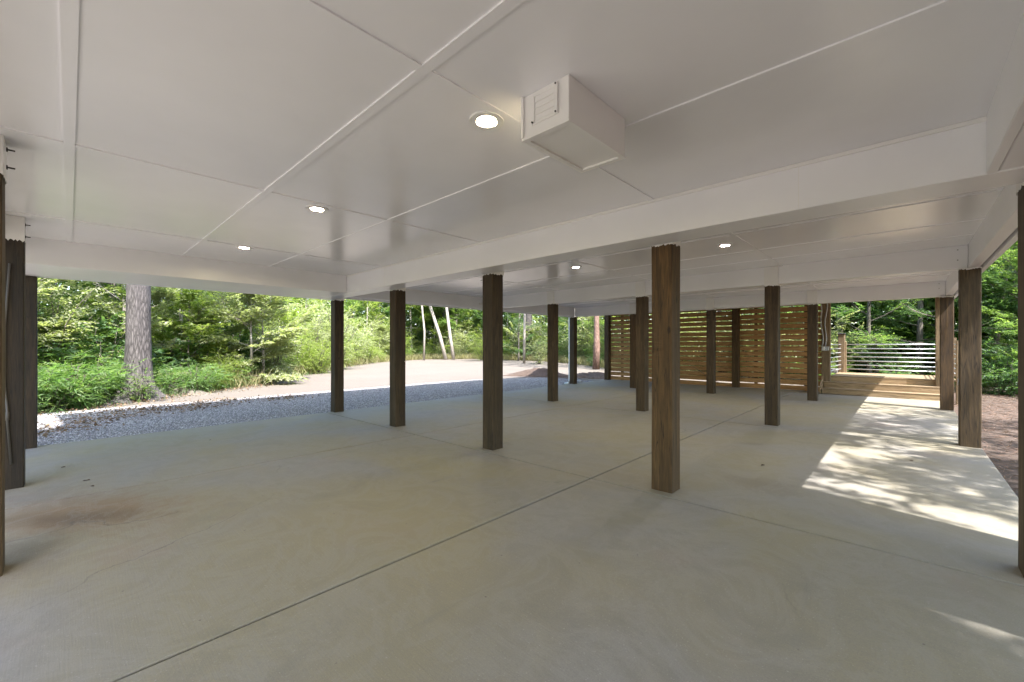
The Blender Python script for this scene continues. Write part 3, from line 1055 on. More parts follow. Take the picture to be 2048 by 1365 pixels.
def wob_path(p0, d0, length, n, wob, lift, r):
    pts = [np.array(p0, float)]
    d = np.array(d0, float); d /= np.linalg.norm(d)
    for i in range(n):
        d = d + r.normal(0, wob, 3) + np.array([0, 0, lift])
        d /= np.linalg.norm(d)
        pts.append(pts[-1] + d * length / n)
    return pts


def make_tree(name, label, cat, group, H, trunk_r, first, crown_r, n_limb, tpls, leaf_m, bark_m, seed,
              lean=(0, 0), layered=.3, per_limb=16, top_fill=1.0, scale_sp=1.0, trunk_n=8, lowest_lift=0.02, spray_pos=.25):
    r = np.random.default_rng(seed)
    root = thing(name, label, cat, (0, 0, 0), 0, group)
    tb = MB()
    n = 9
    tp = []
    for i in range(n + 1):
        t = i / n
        tp.append(np.array([lean[0] * t * H + math.sin(t * 3 + seed) * .05 * H * t * .5, lean[1] * t * H + math.cos(t * 2.3 + seed) * .04 * H * t * .5, -.15 + t * (H + .15)]))
    rad = [trunk_r * (1.35 if i == 0 else 1.0) * (1 - .82 * i / n) + .008 for i in range(n + 1)]
    tb.tube(tp, rad, trunk_n, True, .06)
    P, D, Sx = [], [], []
    for k in range(n_limb):
        t = first / H + (1 - first / H) * (k + r.uniform(0, .8)) / n_limb
        t = min(t, .98)
        f = t * n; i0 = min(int(f), n - 1)
        p0 = tp[i0] + (tp[i0 + 1] - tp[i0]) * (f - i0)
        az = k * 2.4 + r.uniform(-.5, .5)
        u = (t - first / H) / (1 - first / H)
        ln = crown_r * (math.sin(math.pi * (.18 + .78 * u)) ** .7) * r.uniform(.65, 1.15)
        el = .15 + .8 * u + r.uniform(-.15, .2)
        d0 = (math.cos(az) * math.cos(el), math.sin(az) * math.cos(el), math.sin(el))
        pts = wob_path(p0, d0, ln, 6, .12, lowest_lift - .03 * (1 - u), r)
        tb.tube(pts, [max(.35 * trunk_r * (1 - u * .6) * (1 - .85 * q / 6), .005) for q in range(7)], 5, False)
        for q in range(per_limb):
            s = spray_pos + (1 - spray_pos) * (q + r.uniform(0, 1)) / per_limb
            g_ = s * 6; a = min(int(g_), 5)
            p = pts[a] + (pts[a + 1] - pts[a]) * (g_ - a)
            dl = pts[a + 1] - pts[a]; dl /= np.linalg.norm(dl)
            sd = 1 if q % 2 else -1
            lat = np.cross(dl, (0, 0, 1)); lat /= (np.linalg.norm(lat) + 1e-6)
            off = r.uniform(.05, .42) * ln * .55
            dd = dl * r.uniform(.4, 1.0) + lat * sd * r.uniform(.2, 1.0) + np.array([0, 0, r.normal(0, layered)])
            dd /= np.linalg.norm(dd)
            pp = p + dd * off
            if off > .25:
                tb.tube([p, p + dd * off * .5 + np.array([0, 0, .02]), pp], [.010, .007, .004], 3, False)
            P.append(pp); D.append(dd); Sx.append(r.uniform(.75, 1.25) * scale_sp)
            for e in range(2):
                P.append(p + dd * off * r.uniform(.3, .8) + r.normal(0, .05, 3)); D.append(dd + lat * r.normal(0, .7) + np.array([0, 0, r.normal(0, layered)])); Sx.append(r.uniform(.6, 1.1) * scale_sp)
    tb.build("trunk", bark_m, root, True, fixn=False)
    v, q = sprays_mesh(np.array(P), np.array(D), np.array(Sx), tpls, .4, seed)
    np_mesh("crown", v, q, leaf_m, root)
    return root


def make_shrub(name, label, cat, group, H, W, nstem, tpls, leaf_m, seed, per_stem=26, bark="bark_thin", layered=.35, scale_sp=1.0, low=.12):
    r = np.random.default_rng(seed)
    root = thing(name, label, cat, (0, 0, 0), 0, group)
    tb = MB()
    P, D, Sx = [], [], []
    for k in range(nstem):
        az = k * 2.4 + r.uniform(-.4, .4)
        sp = r.uniform(.15, 1.0) * W
        h = H * r.uniform(.6, 1.05) * (1 - .25 * (sp / W))
        p0 = np.array([math.cos(az) * .08 * sp, math.sin(az) * .08 * sp, -.1])
        top = np.array([math.cos(az) * sp, math.sin(az) * sp, h])
        pts = [p0 + (top - p0) * (t / 5) + r.normal(0, .05, 3) * (t > 0) + np.array([0, 0, .12 * h * math.sin(math.pi * t / 5)]) for t in range(6)]
        tb.tube(pts, [.016 * (1 - .8 * t / 5) + .002 for t in range(6)], 4, False)
        for q in range(per_stem):
            s = low + (1 - low) * (q + r.uniform(0, 1)) / per_stem
            g_ = s * 5; a = min(int(g_), 4)
            p = pts[a] + (pts[a + 1] - pts[a]) * (g_ - a)
            a2 = r.uniform(0, 6.283)
            dd = np.array([math.cos(a2), math.sin(a2), r.normal(.1, layered)]); dd /= np.linalg.norm(dd)
            off = r.uniform(0, .45) * W * (.4 + .6 * s)
            P.append(p + dd * off); D.append(dd); Sx.append(r.uniform(.7, 1.25) * scale_sp)
    tb.build("stems", M[bark], root, True, fixn=False)
    v, q = sprays_mesh(np.array(P), np.array(D), np.array(Sx), tpls, .5, seed)
    np_mesh("foliage", v, q, leaf_m, root)
    return root


T_BROAD = [spray(13, .50, .125, .070, .15, 60, s) for s in range(5)]
T_SMALL = [spray(17, .42, .070, .036, .10, 60, s + 10) for s in range(5)]
T_BIG = [spray(11, .55, .17, .085, .22, 70, s + 20) for s in range(5)]
T_FEATHER = [spray(26, .48, .060, .016, .18, 38, s + 30) for s in range(5)]
T_LONG = [spray(11, .45, .20, .026, .30, 48, s + 40) for s in range(5)]

# z of the natural ground
GZ = -0.16
HIDE_Z = -60.0


def put(o, x, y, rz=None, s=1.0, z=GZ, tilt=0.0):
    o.location = (x, y, z)
    o.rotation_euler = (rnd.uniform(-tilt, tilt), rnd.uniform(-tilt, tilt), rnd.uniform(0, 6.283) if rz is None else rz)
    o.scale = (s * rnd.uniform(.92, 1.08), s * rnd.uniform(.92, 1.08), s)
    return o


class Kind:
    """first use places the prototype itself, later uses copy it"""
    def __init__(self, protos):
        self.p = protos; self.used = [False] * len(protos); self.k = 0

    def place(self, x, y, s=1.0, rz=None, label=None, group=None, z=GZ, tilt=0.04):
        i = self.k % len(self.p); self.k += 1
        if not self.used[i]:
            o = self.p[i]; self.used[i] = True
        else:
            o = copy_tree(self.p[i])
        put(o, x, y, rz, s, z, tilt)
        if label: o["label"] = label
        if group: o["group"] = group
        return o


# ------------------------------------------------------------------ the big trunk beside the gravel
def big_trunk():
    x, y, z0 = -15.25, 1.30, -.12
    t = thing("oak_tree", "big grey furrowed trunk with flared roots standing at the gravel edge", "tree", (x, y, z0))
    m = MB()
    n = 40
    hs = [-.10, 0, .06, .14, .25, .40, .60, .85, 1.2, 1.7, 2.3, 3.0, 4.0, 5.5, 7.5, 10.0]
    roots = [(2.45, .55), (-.65, .95), (.55, .50), (3.9, .45), (-1.75, .55), (1.5, .4)]
    v, f = [], []
    r = random.Random(3)
    for j, h in enumerate(hs):
        base = .262 + .15 * math.exp(-h / .62) - .004 * h
        cx = -.02 * min(h, 2.5)
        for k in range(n):
            a = 2 * math.pi * k / n
            rr = base
            for (ra, am) in roots:
                dlt = (a - ra + math.pi) % (2 * math.pi) - math.pi
                rr += am * math.exp(-(dlt / .30) ** 2) * math.exp(-max(h, 0) / .15)
            rr *= 1 + .035 * math.sin(7 * a + h * 1.3) + .02 * math.sin(13 * a - h * 2) + r.uniform(-.012, .012)
            v.append((x + cx + rr * math.cos(a), y + rr * math.sin(a), z0 + h))
    for j in range(len(hs) - 1):
        for k in range(n):
            a, b_ = j * n + k, j * n + (k + 1) % n
            f.append((a, b_, b_ + n, a + n))
    m.add(v, f)
    m.build("trunk", M["bark_grey"], t, True, fixn=False)
    # crown above the frame
    rr = np.random.default_rng(9)
    N = 420
    c = np.array([x, y, 10.5])
    P = rr.normal(0, 1, (N, 3)); P /= np.linalg.norm(P, axis=1, keepdims=True)
    P = P * rr.uniform(.35, 1, (N, 1)) ** .6 * np.array([3.2, 3.2, 3.0])
    D = P + rr.normal(0, 1, (N, 3)); D[:, 2] *= .4
    P = P + c - np.array([x, y, z0])
    vv, q = sprays_mesh(P, D, rr.uniform(1.3, 2.2, N), T_BROAD, .5, 4)
    np_mesh("crown", vv, q, M["leaf_mid"], t)
    return t


big_trunk()

# vine sprig at the foot of the trunk
vine = make_shrub("vine", "leafy vine sprig climbing the foot of the big grey trunk", "vine", None, .9, .26, 6, T_SMALL, M["leaf_mid"], 77, 12, scale_sp=.75)
put(vine, -14.72, 1.28, 0, 1.0, -.1)

# ------------------------------------------------------------------ prototypes
lw = "trees in the wood left of the drive"
UT = Kind([make_tree("understory_tree", "", "tree", lw, 7.5, .085, .7, 2.7, 15, T_BROAD, M["leaf_mid"], M["bark_thin"], 11, (.02, .03), .16, 20),
           make_tree("understory_tree", "", "tree", lw, 8.2, .10, .9, 3.0, 16, T_BROAD, M["leaf_bright"], M["bark_pale"], 12, (-.04, .02), .18, 20),
           make_tree("understory_tree", "", "tree", lw, 6.3, .07, .5, 2.5, 14, T_SMALL, M["leaf_mid"], M["bark_thin"], 13, (.05, -.02), .22, 26, scale_sp=1.1)])
DG = Kind([make_tree("dogwood_tree", "", "tree", None, 4.0, .06, .45, 2.3, 20, T_BROAD, M["leaf_pale"], M["bark_pale"], 21, (.05, .05), .06, 30, scale_sp=1.0)])
TALL = Kind([make_tree("tall_tree", "", "tree", lw, 14, .19, 4.2, 3.4, 15, T_BIG, M["leaf_mid"], M["bark_grey"], 31, (.01, .01), .25, 18, scale_sp=1.5),
             make_tree("tall_tree", "", "tree", lw, 12, .12, 3.0, 2.8, 15, T_BIG, M["leaf_bright"], M["bark_pale"], 32, (-.03, .02), .25, 18, scale_sp=1.4)])
SHD = Kind([make_tree("shade_tree", "", "tree", None, 13, .16, 4.6, 3.6, 12, T_BIG, M["leaf_mid"], M["bark_grey"], 33, (.01, .01), .25, 9, scale_sp=1.4)])
EV = Kind([make_tree("dark_tree", "", "tree", None, 9.0, .12, .35, 3.0, 20, T_SMALL, M["leaf_dark"], M["bark_thin"], 41, (0, .02), .22, 28, scale_sp=1.35),
           make_tree("dark_tree", "", "tree", None, 8.0, .10, .25, 2.8, 18, T_BROAD, M["leaf_dark"], M["bark_thin"], 42, (.02, -.02), .2, 24, scale_sp=1.15),
           make_tree("dark_tree", "", "tree", None, 7.5, .10, .4, 3.1, 16, T_SMALL, M["leaf_mid"], M["bark_thin"], 43, (.03, .03), .16, 26, scale_sp=1.2)])
SP = Kind([make_shrub("pale_bush", "", "shrub", None, 3.3, 1.3, 18, T_SMALL, M["leaf_pale"], 56, 34, layered=.5)])
SAP = Kind([make_tree("sapling", "", "tree", None, 3.4, .035, .4, 1.7, 15, T_BROAD, M["leaf_bright"], M["bark_thin"], 71, (.06, .03), .10, 18, scale_sp=.9),
            make_tree("sapling", "", "tree", None, 2.8, .03, .3, 1.5, 13, T_BROAD, M["leaf_pale"], M["bark_pale"], 72, (-.05, .05), .08, 18, scale_sp=.85)])
SB = Kind([make_shrub("shrub", "", "shrub", None, 1.5, 1.0, 13, T_SMALL, M["leaf_mid"], 51, 30),
           make_shrub("shrub", "", "shrub", None, 1.7, .9, 12, T_BROAD, M["leaf_dark"], 52, 18, scale_sp=.8)])
SF = Kind([make_shrub("feathery_shrub", "", "shrub", None, 2.4, 1.1, 17, T_FEATHER, M["leaf_bright"], 53, 34, layered=.6),
           make_shrub("feathery_shrub", "", "shrub", None, 1.5, .9, 14, T_FEATHER, M["leaf_bright"], 54, 34, layered=.5),
           make_shrub("feathery_shrub", "", "shrub", None, 3.0, 1.3, 18, T_SMALL, M["leaf_pale"], 55, 30, layered=.5)])
CN = Kind([make_shrub("cane_clump", "", "cane", None, 1.25, .75, 17, T_LONG, M["cane"], 61, 11, layered=.3, low=.3),
           make_shrub("cane_clump", "", "cane", None, .95, .65, 15, T_LONG, M["cane"], 62, 10, layered=.3, low=.3)])

# wood edge line from the left of the picture to the end of the drive
EDGE = np.array([(-13.6, -4.5), (-13.9, -1.0), (-14.9, .6), (-16.4, 2.4), (-18.0, 4.4), (-22.0, 7.4), (-28.2, 12.6), (-33.5, 18.2), (-36.8, 25), (-33.5, 30.2), (-24, 30.4), (-17.5, 27), (-13.8, 24.2), (-10.5, 21.8), (-7, 19.6)])
seg = np.linalg.norm(np.diff(EDGE, axis=0), axis=1)
cum = np.concatenate([[0], np.cumsum(seg)])


def edge_at(s, off):
    s = max(0, min(s, cum[-1] - 1e-4))
    i = int(np.searchsorted(cum, s, 'right') - 1)
    t = (s - cum[i]) / seg[i]
    p = EDGE[i] + (EDGE[i + 1] - EDGE[i]) * t
    d = (EDGE[i + 1] - EDGE[i]) / seg[i]
    nrm = np.array([-d[1], d[0]])          # to the left of travel = into the wood
    return p + nrm * off


Ledge = cum[-1]

# ------------------------------------------------------------------ single plants and trees that stand out
o = DG.place(-18.2, 4.75, .9, .6, "pale flowering-looking dogwood with flat layered sprays in front of the wood"); 
o["label"] = "pale dogwood with flat layered leaf sprays at the drive edge"
DG.place(-18.75, 5.35, .8, 2.4, "smaller pale layered tree close behind the dogwood at the drive edge")
o = DG.place(-15.3, -1.6, .95, 2.2, "pale-leaved small tree with bare twigs left of the big grey trunk", z=GZ)
GB = "tall trees along the far end of the drive"


def bare_trunk(name, x, y, pts, r0, mat, label, crown_mat, seed, ncrown=130, cr=2.2):
    t = thing(name, label, "tree", (x, y, GZ))
    m = MB()
    P0 = [(x + a, y + b, GZ - .1 + c) for a, b, c in pts]
    m.tube(P0, [r0 * (1.15 - .5 * i / (len(P0) - 1)) for i in range(len(P0))], 8, True, .05)
    m.build("trunk", mat, t, True, fixn=False)
    rr = np.random.default_rng(seed)
    top = np.array(pts[-1])
    P = rr.normal(0, 1, (ncrown, 3)); P /= np.linalg.norm(P, axis=1, keepdims=True)
    P = P * rr.uniform(.2, 1, (ncrown, 1)) ** .5 * np.array([cr, cr, cr * 1.1]) + top
    D = P - top + rr.normal(0, 1.2, P.shape); D[:, 2] *= .5
    v, q = sprays_mesh(P, D, rr.uniform(1.2, 2.0, ncrown), T_BROAD, .5, seed)
    np_mesh("crown", v, q, crown_mat, t)
    return t


bare_trunk("slender_tree", -33.6, 26.0, [(0, 0, 0), (-.5, -.4, 2.5), (-1.25, -1.05, 5.5), (-1.7, -1.5, 9)], .18, M["bark_pale"],
           "leaning pale bare trunk, left of the pair at the drive's far end", M["leaf_pale"], 201)
bare_trunk("slender_tree", -33.0, 26.5, [(0, 0, 0), (-.3, -.25, 2.5), (-.6, -.5, 5.5), (-.8, -.7, 9)], .16, M["bark_pale"],
           "nearly upright pale bare trunk, right of the pair at the drive's far end", M["leaf_pale"], 202)
bare_trunk("slender_tree", -34.0, 23.6, [(0, 0, 0), (-.05, .1, 3), (-.3, -.1, 6), (-.4, -.2, 9)], .10, M["bark_pale"],
           "thin white stem left of the leaning pale trunks", M["leaf_mid"], 203)
bare_trunk("tall_tree", -27.2, 31.2, [(0, 0, 0), (0, 0, 3), (.1, 0, 7), (.2, .1, 12)], .37, M["bark_grey"],
           "thick straight grey trunk at the far end of the drive, behind a thin white stem", M["leaf_mid"], 204)
bare_trunk("slender_tree", -22.6, 25.4, [(0, 0, 0), (.05, 0, 3), (0, .1, 6), (.1, .1, 10)], .10, M["bark_pale"],
           "thin white stem in front of the thick grey trunk by the drive", M["leaf_pale"], 205)
bare_trunk("slender_tree", -17.2, 24.9, [(0, 0, 0), (-.05, 0, 3), (0, -.1, 6), (-.1, .1, 10)], .09, M["bark_pale"],
           "thin pale stem just left of the far left corner post", M["leaf_pale"], 206)
bare_trunk("pine_tree", -13.9, 22.3, [(0, 0, 0), (.06, 0, 1.5), (0, .05, 3.2), (.1, .0, 9)], .20, M["bark_red"],
           "reddish bare trunk between the far corner post and the slatted screen", M["leaf_pale"], 207, 160, 2.6)

GE = "dark leafy trees of the wood beyond the deck and screen"
LE = "dark leafy tree of the dense wood beyond the deck and the slatted screen"
for (x, y, s) in ((-26.5, 29.0, .7),):
    EV.place(x, y, s, None, "dark dense evergreen at the far end of the drive, left of the thick grey trunk")
for k, (x, y, s) in enumerate(((-3.1, 21.3, .95), (-1.0, 20.9, .85), (1.0, 21.4, .95), (3.2, 23.0, 1.0), (5.6, 21.5, 1.05),
                              (-2.2, 24.5, 1.2), (.4, 24.8, 1.15), (2.6, 26.5, 1.2), (-11.5, 26.5, 1.0), (-6.5, 27.5, .7), (4.8, 27.5, 1.3), (7.5, 25, 1.2))):
    EV.place(x, y, s, None, LE, GE)
UT.place(3.0, 19.9, .62, 1.0, "bright small leafy tree above the pine straw at the right edge")

# shade trees right of the house (they throw the dappled light on the slab)
GS = "shade trees right of the house"
LS = "tall shade tree on the pine straw right of the house"
for (x, y, s, rz) in ((6.6, 3.4, .86, 1.0), (7.4, 6.6, .92, 2.5), (6.9, 8.9, .84, 4.0), (5.7, 5.4, .63, 0.9), (6.0, .15, .88, 0.3), (7.8, -.6, .95, 2.2), (8.6, -2.5, 1.0, 5.0)):
    SHD.place(x, y, s, rz, LS, GS)

# the wood left of the drive
LT = "leafy green tree of the dense wood left of the drive"
LTT = "tall straight tree rising behind the leafy edge of the wood left of the drive"
s = 2.0
k = 0
while s < 52:
    p = edge_at(s, 3.0 + rnd.uniform(0, 1.4)); UT.place(p[0], p[1], rnd.uniform(.65, .9), None, LT, lw)
    p = edge_at(s + .6, .9 + rnd.uniform(0, 1.0))
    if math.hypot(p[0] + 15.0, p[1] - 1.2) > 2.6: SAP.place(p[0], p[1], rnd.uniform(.75, 1.1), None, "sapling with light layered leaves along the edge of the left wood", "saplings along the edge of the wood")
    if k % 2 == 0:
        p = edge_at(s + .7, 4.6 + rnd.uniform(0, 2.0)); UT.place(p[0], p[1], rnd.uniform(.85, 1.15), None, LT, lw)
    if k % 2 == 1:
        p = edge_at(s, 5.2 + rnd.uniform(0, 5)); TALL.place(p[0], p[1], rnd.uniform(.75, 1.1), None, LTT, "tall trees in the wood left of the drive")
    if k % 3 == 1:
        p = edge_at(s, 9 + rnd.uniform(0, 5)); EV.place(p[0], p[1], rnd.uniform(.9, 1.3), None, "dark tree deep in the wood left of the drive", "dark trees deep in the left wood")
    s += 1.75 if s < 18 else 2.6
    k += 1
# far end of the drive
LF = "leafy tree of the wood closing the far end of the drive"
while s < Ledge - .5:
    p = edge_at(s, 1.0 + rnd.uniform(0, 2.5))
    (UT if k % 2 else EV).place(p[0], p[1], rnd.uniform(.6, .95), None, LF, "trees closing the far end of the drive")
    if k % 2 == 0:
        p = edge_at(s + .5, 5 + rnd.uniform(0, 4)); TALL.place(p[0], p[1], rnd.uniform(.8, 1.1), None, LF, "trees closing the far end of the drive")
    s += 2.1
    k += 1

# shrubs and cane along the edge
LSb = "low green shrub at the foot of the wood along the drive"
s = 1.0; k = 0
while s < Ledge:
    p = edge_at(s, .5 + rnd.uniform(-.1, .8))
    SB.place(p[0], p[1], rnd.uniform(.55, .95), None, LSb, "shrubs along the edge of the wood")
    s += 1.35 if s < 20 else 2.2
    k += 1
LC = "clump of arching narrow-leaved cane on the wood edge near the big grey trunk"
for (x, y, s) in ((-13.9, -2.3, 1.0), (-14.3, -1.5, 1.1), (-13.75, -1.1, .9), (-14.5, -.6, 1.15), (-14.05, -.25, .95), (-14.9, .05, 1.15), (-14.5, .1, .95), (-15.2, -.9, 1.25),
                  (-15.6, .45, 1.2), (-16.3, 1.9, 1.0), (-16.1, 2.7, .8), (-16.9, 2.9, 1.0), (-15.3, -1.9, 1.2), (-14.6, -2.7, 1.1), (-16.0, -.3, 1.2), (-17.6, 3.8, .9), (-19.4, 5.0, .8), (-20.6, 6.0, .8), (-21.9, 7.0, .85), (-23.4, 8.2, .85)):
    CN.place(x, y, s, None, LC if x > -17.2 else "clump of narrow-leaved cane at the sunlit drive edge below the dogwood and feathery shrubs",
             "cane clumps by the trunk" if x > -17.2 else "cane clumps along the sunlit drive")
LFs = "yellow-green feathery shrub on the sunlit edge of the drive"
for (x, y, s) in ((-17.35, 3.75, .62), (-16.9, 3.3, .5), (-20.3, 6.2, 1.0), (-21.8, 7.4, 1.15), (-23.0, 8.4, 1.1), (-24.3, 9.4, 1.2), (-25.8, 10.6, 1.15), (-22.6, 9.0, 1.4), (-24.8, 10.9, 1.5), (-27.3, 11.9, 1.1), (-28.6, 13.2, 1.2), (-30.2, 14.8, 1.1), (-31.6, 16.4, 1.1), (-33.2, 18.2, 1.0)):
    SF.place(x, y, s, None, LFs, "feathery shrubs along the drive")
SF.place(-20.6, 24.9, .8, None, "bright yellow-green bush right of the thick grey trunk at the far end of the drive")
SF.place(-29.8, 27.4, 1.1, None, "rounded pale green bush right of the pair of leaning trunks")
for (x, y, s) in ((-12.6, 23.6, .5), (-15.4, 24.6, .6), (-11.8, 22.2, .45)):
    SB.place(x, y, s, None, "small green bush near the reddish bare trunk", "bushes near the reddish trunk")
for (x, y, s) in ((2.2, 18.9, .7), (3.1, 18.4, .75), (2.5, 19.6, .9), (1.6, 19.3, .6), (-.2, 18.9, .6), (-2.2, 19.0, .7), ):
    SB.place(x, y, s, None, "low dark shrub beyond the deck and the pine straw", "shrubs beyond the deck")

# tall bushes filling the wood under the trees
LB = "tall bush under the trees behind the edge of the wood"
s = 1.0; k = 0
while s < Ledge:
    for off in ((1.6, 3.4, 6.0, 9.0) if s < 30 else (1.2, 3.2, 6.5)):
        p = edge_at(s + rnd.uniform(-.6, .6), off + rnd.uniform(-.5, .7))
        (SF if k % 3 == 2 and off < 4 else SB).place(p[0], p[1], rnd.uniform(1.0, 1.7) + off * .06, None, LB, "bushes filling the wood")
        k += 1
    s += 2.0 if s < 24 else 2.9
for (x, y, s_) in ((-8.9, 20.6, 1.0), (-7.4, 20.2, 1.1), (-6.1, 20.4, 1.0), (-4.8, 20.1, 1.1), (-3.6, 19.9, 1.05), (-2.4, 19.8, .9)):
    SP.place(x, y, s_, None, "bright bush lit by the sun behind the slatted screen", "bushes behind the slatted screen")

# the corner beyond the far end of the drive
for q in range(34):
    a = R(rnd.uniform(60, 205)); d_ = rnd.uniform(1.5, 15)
    x, y = -36.8 + d_ * math.cos(a), 25.5 + d_ * math.sin(a)
    if q % 3 == 0:
        TALL.place(x, y, rnd.uniform(.8, 1.1), None, LF, "trees closing the far end of the drive")
    else:
        (UT if q % 3 == 1 else EV).place(x, y, rnd.uniform(.7, 1.1), None, LF, "trees closing the far end of the drive")
for q in range(26):
    s_ = rnd.uniform(29, Ledge - 2); p = edge_at(s_, rnd.uniform(.4, 2.2))
    SP.place(p[0], p[1], rnd.uniform(.5, 1.0), None, "pale sunlit bush closing the far end of the drive", "pale bushes at the end of the drive")

# far wood: one mass
r_ = np.random.default_rng(99)
Pn = []
for q in range(17000):
    s = r_.uniform(-6, Ledge + 4)
    p = edge_at(s, r_.uniform(12, 24))
    Pn.append((p[0], p[1], r_.uniform(-.1, 1) ** 1.0 * 13))
for q in range(7000):
    a = R(r_.uniform(60, 205)); d_ = r_.uniform(9, 26)
    Pn.append((-36.8 + d_ * math.cos(a), 25.5 + d_ * math.sin(a), r_.uniform(0, 12)))
for q in range(8000):
    x, y = r_.uniform(-14, 16), r_.uniform(27, 40)
    if -.56 < x / y < -.13 and r_.uniform() < .72: continue
    Pn.append((x, y, r_.uniform(0, 14)))
for q in range(1500):
    Pn.append((r_.uniform(14, 26), r_.uniform(-16, 30), r_.uniform(0, 9)))
for q in range(1800):
    Pn.append((r_.uniform(-24, 18), r_.uniform(-24, -13), r_.uniform(0, 9)))
Pn = np.array(Pn)
Dn = r_.normal(0, 1, Pn.shape); Dn[:, 2] *= .35
vv, qq = sprays_mesh(Pn, Dn, r_.uniform(2.2, 4.2, len(Pn)), T_BROAD, .5, 71)
fw = np_mesh("distant_wood", vv, qq, M["leaf_mid"])
tag(fw, "mass of green leaves of the deep wood all around", "wood", None, "stuff")

# dry grass along the edges of the drive
r_ = np.random.default_rng(5)


def blades(n, pos, h0, h1, wd):
    b = np.array([pos() for _ in range(n)])
    d = r_.normal(0, .35, (n, 3)); d[:, 2] = 1
    v, q = leaves_to_quads(b, d, r_.uniform(0, 6.28, n), r_.uniform(h0, h1, n), np.full(n, wd), .05)
    return v, q


def gpos():
    s = r_.uniform(9, Ledge) ** 1.0
    p = edge_at(s, r_.normal(.15, .45) - (.15 if s > 30 else 0))
    return (p[0], p[1], GZ + .02)


v, q = blades(20000, gpos, .25, .85, .026)
tag(np_mesh("dry_grass", v, q, M["grass"]), "pale dry grass fringing the drive", "grass", None, "stuff")


def gpos2():
    s = r_.uniform(3, 16)
    p = edge_at(s, r_.normal(-.1, .35))
    return (p[0], p[1], GZ + .02)


v, q = blades(2600, gpos2, .1, .35, .014)
tag(np_mesh("green_grass", v, q, M["cane"]), "short green weeds fringing the wood near the big trunk", "grass", None, "stuff")


# loose stones, litter and needles
def stones(n, pos, s0, s1):
    o8 = np.array([[1, 0, 0], [0, 1, 0], [-1, 0, 0], [0, -1, 0], [0, 0, 1], [0, 0, -1]], float)
    tri = np.array([[0, 1, 4], [1, 2, 4], [2, 3, 4], [3, 0, 4], [1, 0, 5], [2, 1, 5], [3, 2, 5], [0, 3, 5]])
    P = np.array([pos() for _ in range(n)])
    sc = r_.uniform(s0, s1, (n, 1, 1)) * r_.uniform(.6, 1.2, (n, 6, 1))
    a = r_.uniform(0, 6.28, n)
    ca, sa = np.cos(a), np.sin(a)
    v = np.tile(o8, (n, 1, 1)) * sc
    x = v[:, :, 0] * ca[:, None] - v[:, :, 1] * sa[:, None]
    y = v[:, :, 0] * sa[:, None] + v[:, :, 1] * ca[:, None]
    t = r_.normal(0, .35, n)
    z = v[:, :, 2] * .7 + x * t[:, None]
    v = np.stack([x, y, z], 2) + P[:, None, :]
    f = (tri[None] + (np.arange(n) * 6)[:, None, None]).reshape(-1, 3)
    return v.reshape(-1, 3), f


def spos():
    y = r_.uniform(-1.5, 14.8)
    x = -9.05 - abs(r_.uniform(0, 1)) ** 1.15 * (4.5 - (max(0, y - 11) * .5))
    return (x, y, -.088)


v, f = stones(60000, spos, .006, .017)
tag(np_mesh("gravel_stones", v, f, M["stone"]), "loose grey gravel lying beside the slab", "gravel", None, "stuff")


def lpos():
    if r_.uniform() < .55:
        s = r_.uniform(1, 12); p = edge_at(s, r_.normal(-.55, .5))
        return (p[0], p[1], -.085 + r_.uniform(0, .02))
    a = r_.normal(0, 1, 2)
    c = ((-12.1, 1.9), (-12.6, 1.0), (-11.6, .4), (-13.0, 2.6), (-10.6, -.2), (-12.5, 4.0))[r_.integers(0, 6)]
    return (c[0] + a[0] * .32, c[1] + a[1] * .45, -.07 + r_.uniform(0, .02))


n = 3600
b = np.array([lpos() for _ in range(n)])
d = r_.normal(0, 1, (n, 3)); d[:, 2] = r_.uniform(-.1, .5, n)
v, q = leaves_to_quads(b, d, r_.normal(0, .6, n), r_.uniform(.03, .09, n), r_.uniform(.02, .05, n), .2)
tag(np_mesh("leaf_litter", v, q, M["litter"]), "brown leaf litter strewn on the gravel near the wood", "leaf litter", None, "stuff")


def npos():
    t = r_.uniform()
    if t < .75:
        return (r_.uniform(.78, 4.2), r_.uniform(4.0, 19), -.095 + r_.uniform(0, .03))
    return (r_.normal(-11.6, 1.3), r_.normal(15.4, .7), -.08 + r_.uniform(0, .05))


n = 16000
b = np.array([npos() for _ in range(n)])
d = r_.normal(0, 1, (n, 3)); d[:, 2] = r_.uniform(-.05, .25, n)
v, q = leaves_to_quads(b, d, r_.normal(0, .6, n), r_.uniform(.08, .2, n), np.full(n, .006), .2)
tag(np_mesh("pine_needles", v, q, M["needle"]), "loose reddish pine needles strewn on the ground", "pine needles", None, "stuff")


# mound of pine straw beyond the gravel
def mound(name, cx, cy, rx, ry, h, mat, label, cat, seed, ang=0):
    r = random.Random(seed)
    n1, n2 = 28, 9
    v, f = [(cx, cy, -.10 + h)], []
    for j in range(1, n2 + 1):
        t = j / n2
        for k in range(n1):
            a = 2 * math.pi * k / n1
            rr = t * (1 + .18 * math.sin(3 * a + seed) + .1 * math.sin(7 * a))
            x, y = rx * rr * math.cos(a), ry * rr * math.sin(a)
            z = h * (math.cos(math.pi * min(t, 1)) * .5 + .5) * (1 + r.uniform(-.25, .25)) - .105 - (.05 if j == n2 else 0)
            v.append((cx + x * math.cos(ang) - y * math.sin(ang), cy + x * math.sin(ang) + y * math.cos(ang), z))
    for k in range(n1):
        f.append((0, 1 + k, 1 + (k + 1) % n1))
    for j in range(n2 - 1):
        for k in range(n1):
            a, b_ = 1 + j * n1 + k, 1 + j * n1 + (k + 1) % n1
            f.append((a, a + n1, b_ + n1, b_))
    m = MB(); m.add(v, f)
    return tag(m.build(name, mat, None, True), label, cat)


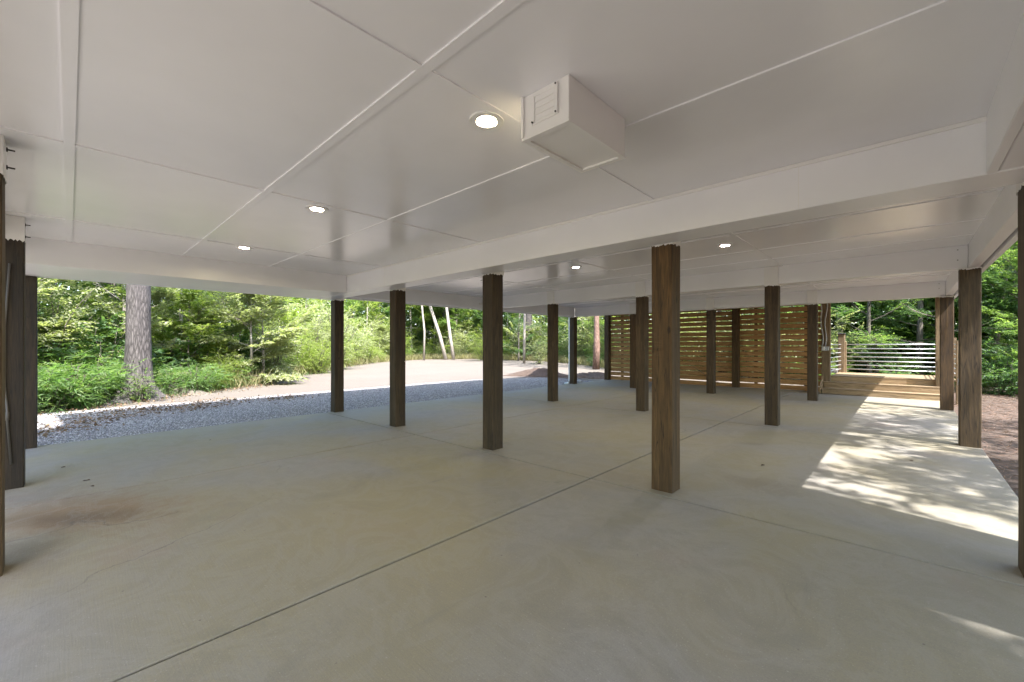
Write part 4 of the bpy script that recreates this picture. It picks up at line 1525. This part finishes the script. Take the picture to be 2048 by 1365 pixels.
mound("straw_mound", -12.9, 15.6, 1.9, .75, .34, M["straw"], "long reddish mound of pine straw at the far end of the gravel", "mound", 3, R(25))
mound("straw_mound", -10.4, 16.6, 1.5, .6, .22, M["straw"], "smaller patch of pine straw close to the left end of the slatted screen", "mound", 5, R(10))
mound("dirt_mound", -16.2, 2.35, 1.0, .55, .20, M["dirt"], "small sunlit rise of bare earth right of the big trunk", "mound", 8, R(35))


def rock(x, y, z, sx, sy, sz, seed, label):
    r = random.Random(seed)
    v, f = [], []
    n1, n2 = 12, 7
    for j in range(n2 + 1):
        t = math.pi * j / n2
        for k in range(n1):
            a = 2 * math.pi * k / n1
            d = 1 + .22 * math.sin(2 * a + seed) * math.sin(t) + r.uniform(-.09, .09)
            v.append((x + sx * d * math.sin(t) * math.cos(a), y + sy * d * math.sin(t) * math.sin(a), z + sz * d * math.cos(t)))
    for j in range(n2):
        for k in range(n1):
            a, b_ = j * n1 + k, j * n1 + (k + 1) % n1
            f.append((a, b_, b_ + n1, a + n1))
    m = MB(); m.add(v, f)
    return tag(m.build("rock", M["rock"], None, False), label, "rock")


rock(-16.35, 1.85, -.02, .26, .20, .17, 2, "rounded brownish rock right behind the roots of the big trunk")
rock(-16.6, 2.25, .0, .30, .24, .20, 6, "grey rock, the right one of two beside the big trunk")
rock(-8.9 - .35, 13.6, -.06, .2, .14, .10, 9, "dark low rock at the slab edge near the far left downspout")

# dry leaves on the slab
l0 = None
for (x, y) in ((-6.25, .12), (-5.95, .16), (-7.6, 1.45), (-7.15, -.05), (-1.2, 5.5), (.05, 6.9)):
    z = slab_z(x) + .004
    if l0 is None:
        m = MB()
        pr = [(0, -.045, .004), (.022, -.02, .012), (.03, .01, .004), (.012, .045, .014), (0, .06, .002), (-.016, .04, .012), (-.03, .005, .003), (-.02, -.025, .014)]
        m.add([(x, y, z + .002)] + [(x + a, y + b, z + c) for a, b, c in pr], [(0, i + 1, (i + 1) % 8 + 1) for i in range(8)])
        l0 = m.build("dry_leaf", M["dry_leaf"])
        off = Vector((x, y, z))
        for vtx in l0.data.vertices: vtx.co -= off
        l0.location = off; l0.scale = (.55,) * 3
        tag(l0, "small dry brown leaf lying on the open concrete slab", "leaf", "dry leaves on the slab")
    else:
        c = l0.copy(); col.objects.link(c)
        c.location = (x, y, z); c.rotation_euler = (0, 0, rnd.uniform(0, 6.28)); c.scale = (rnd.uniform(.35, .6),) * 3
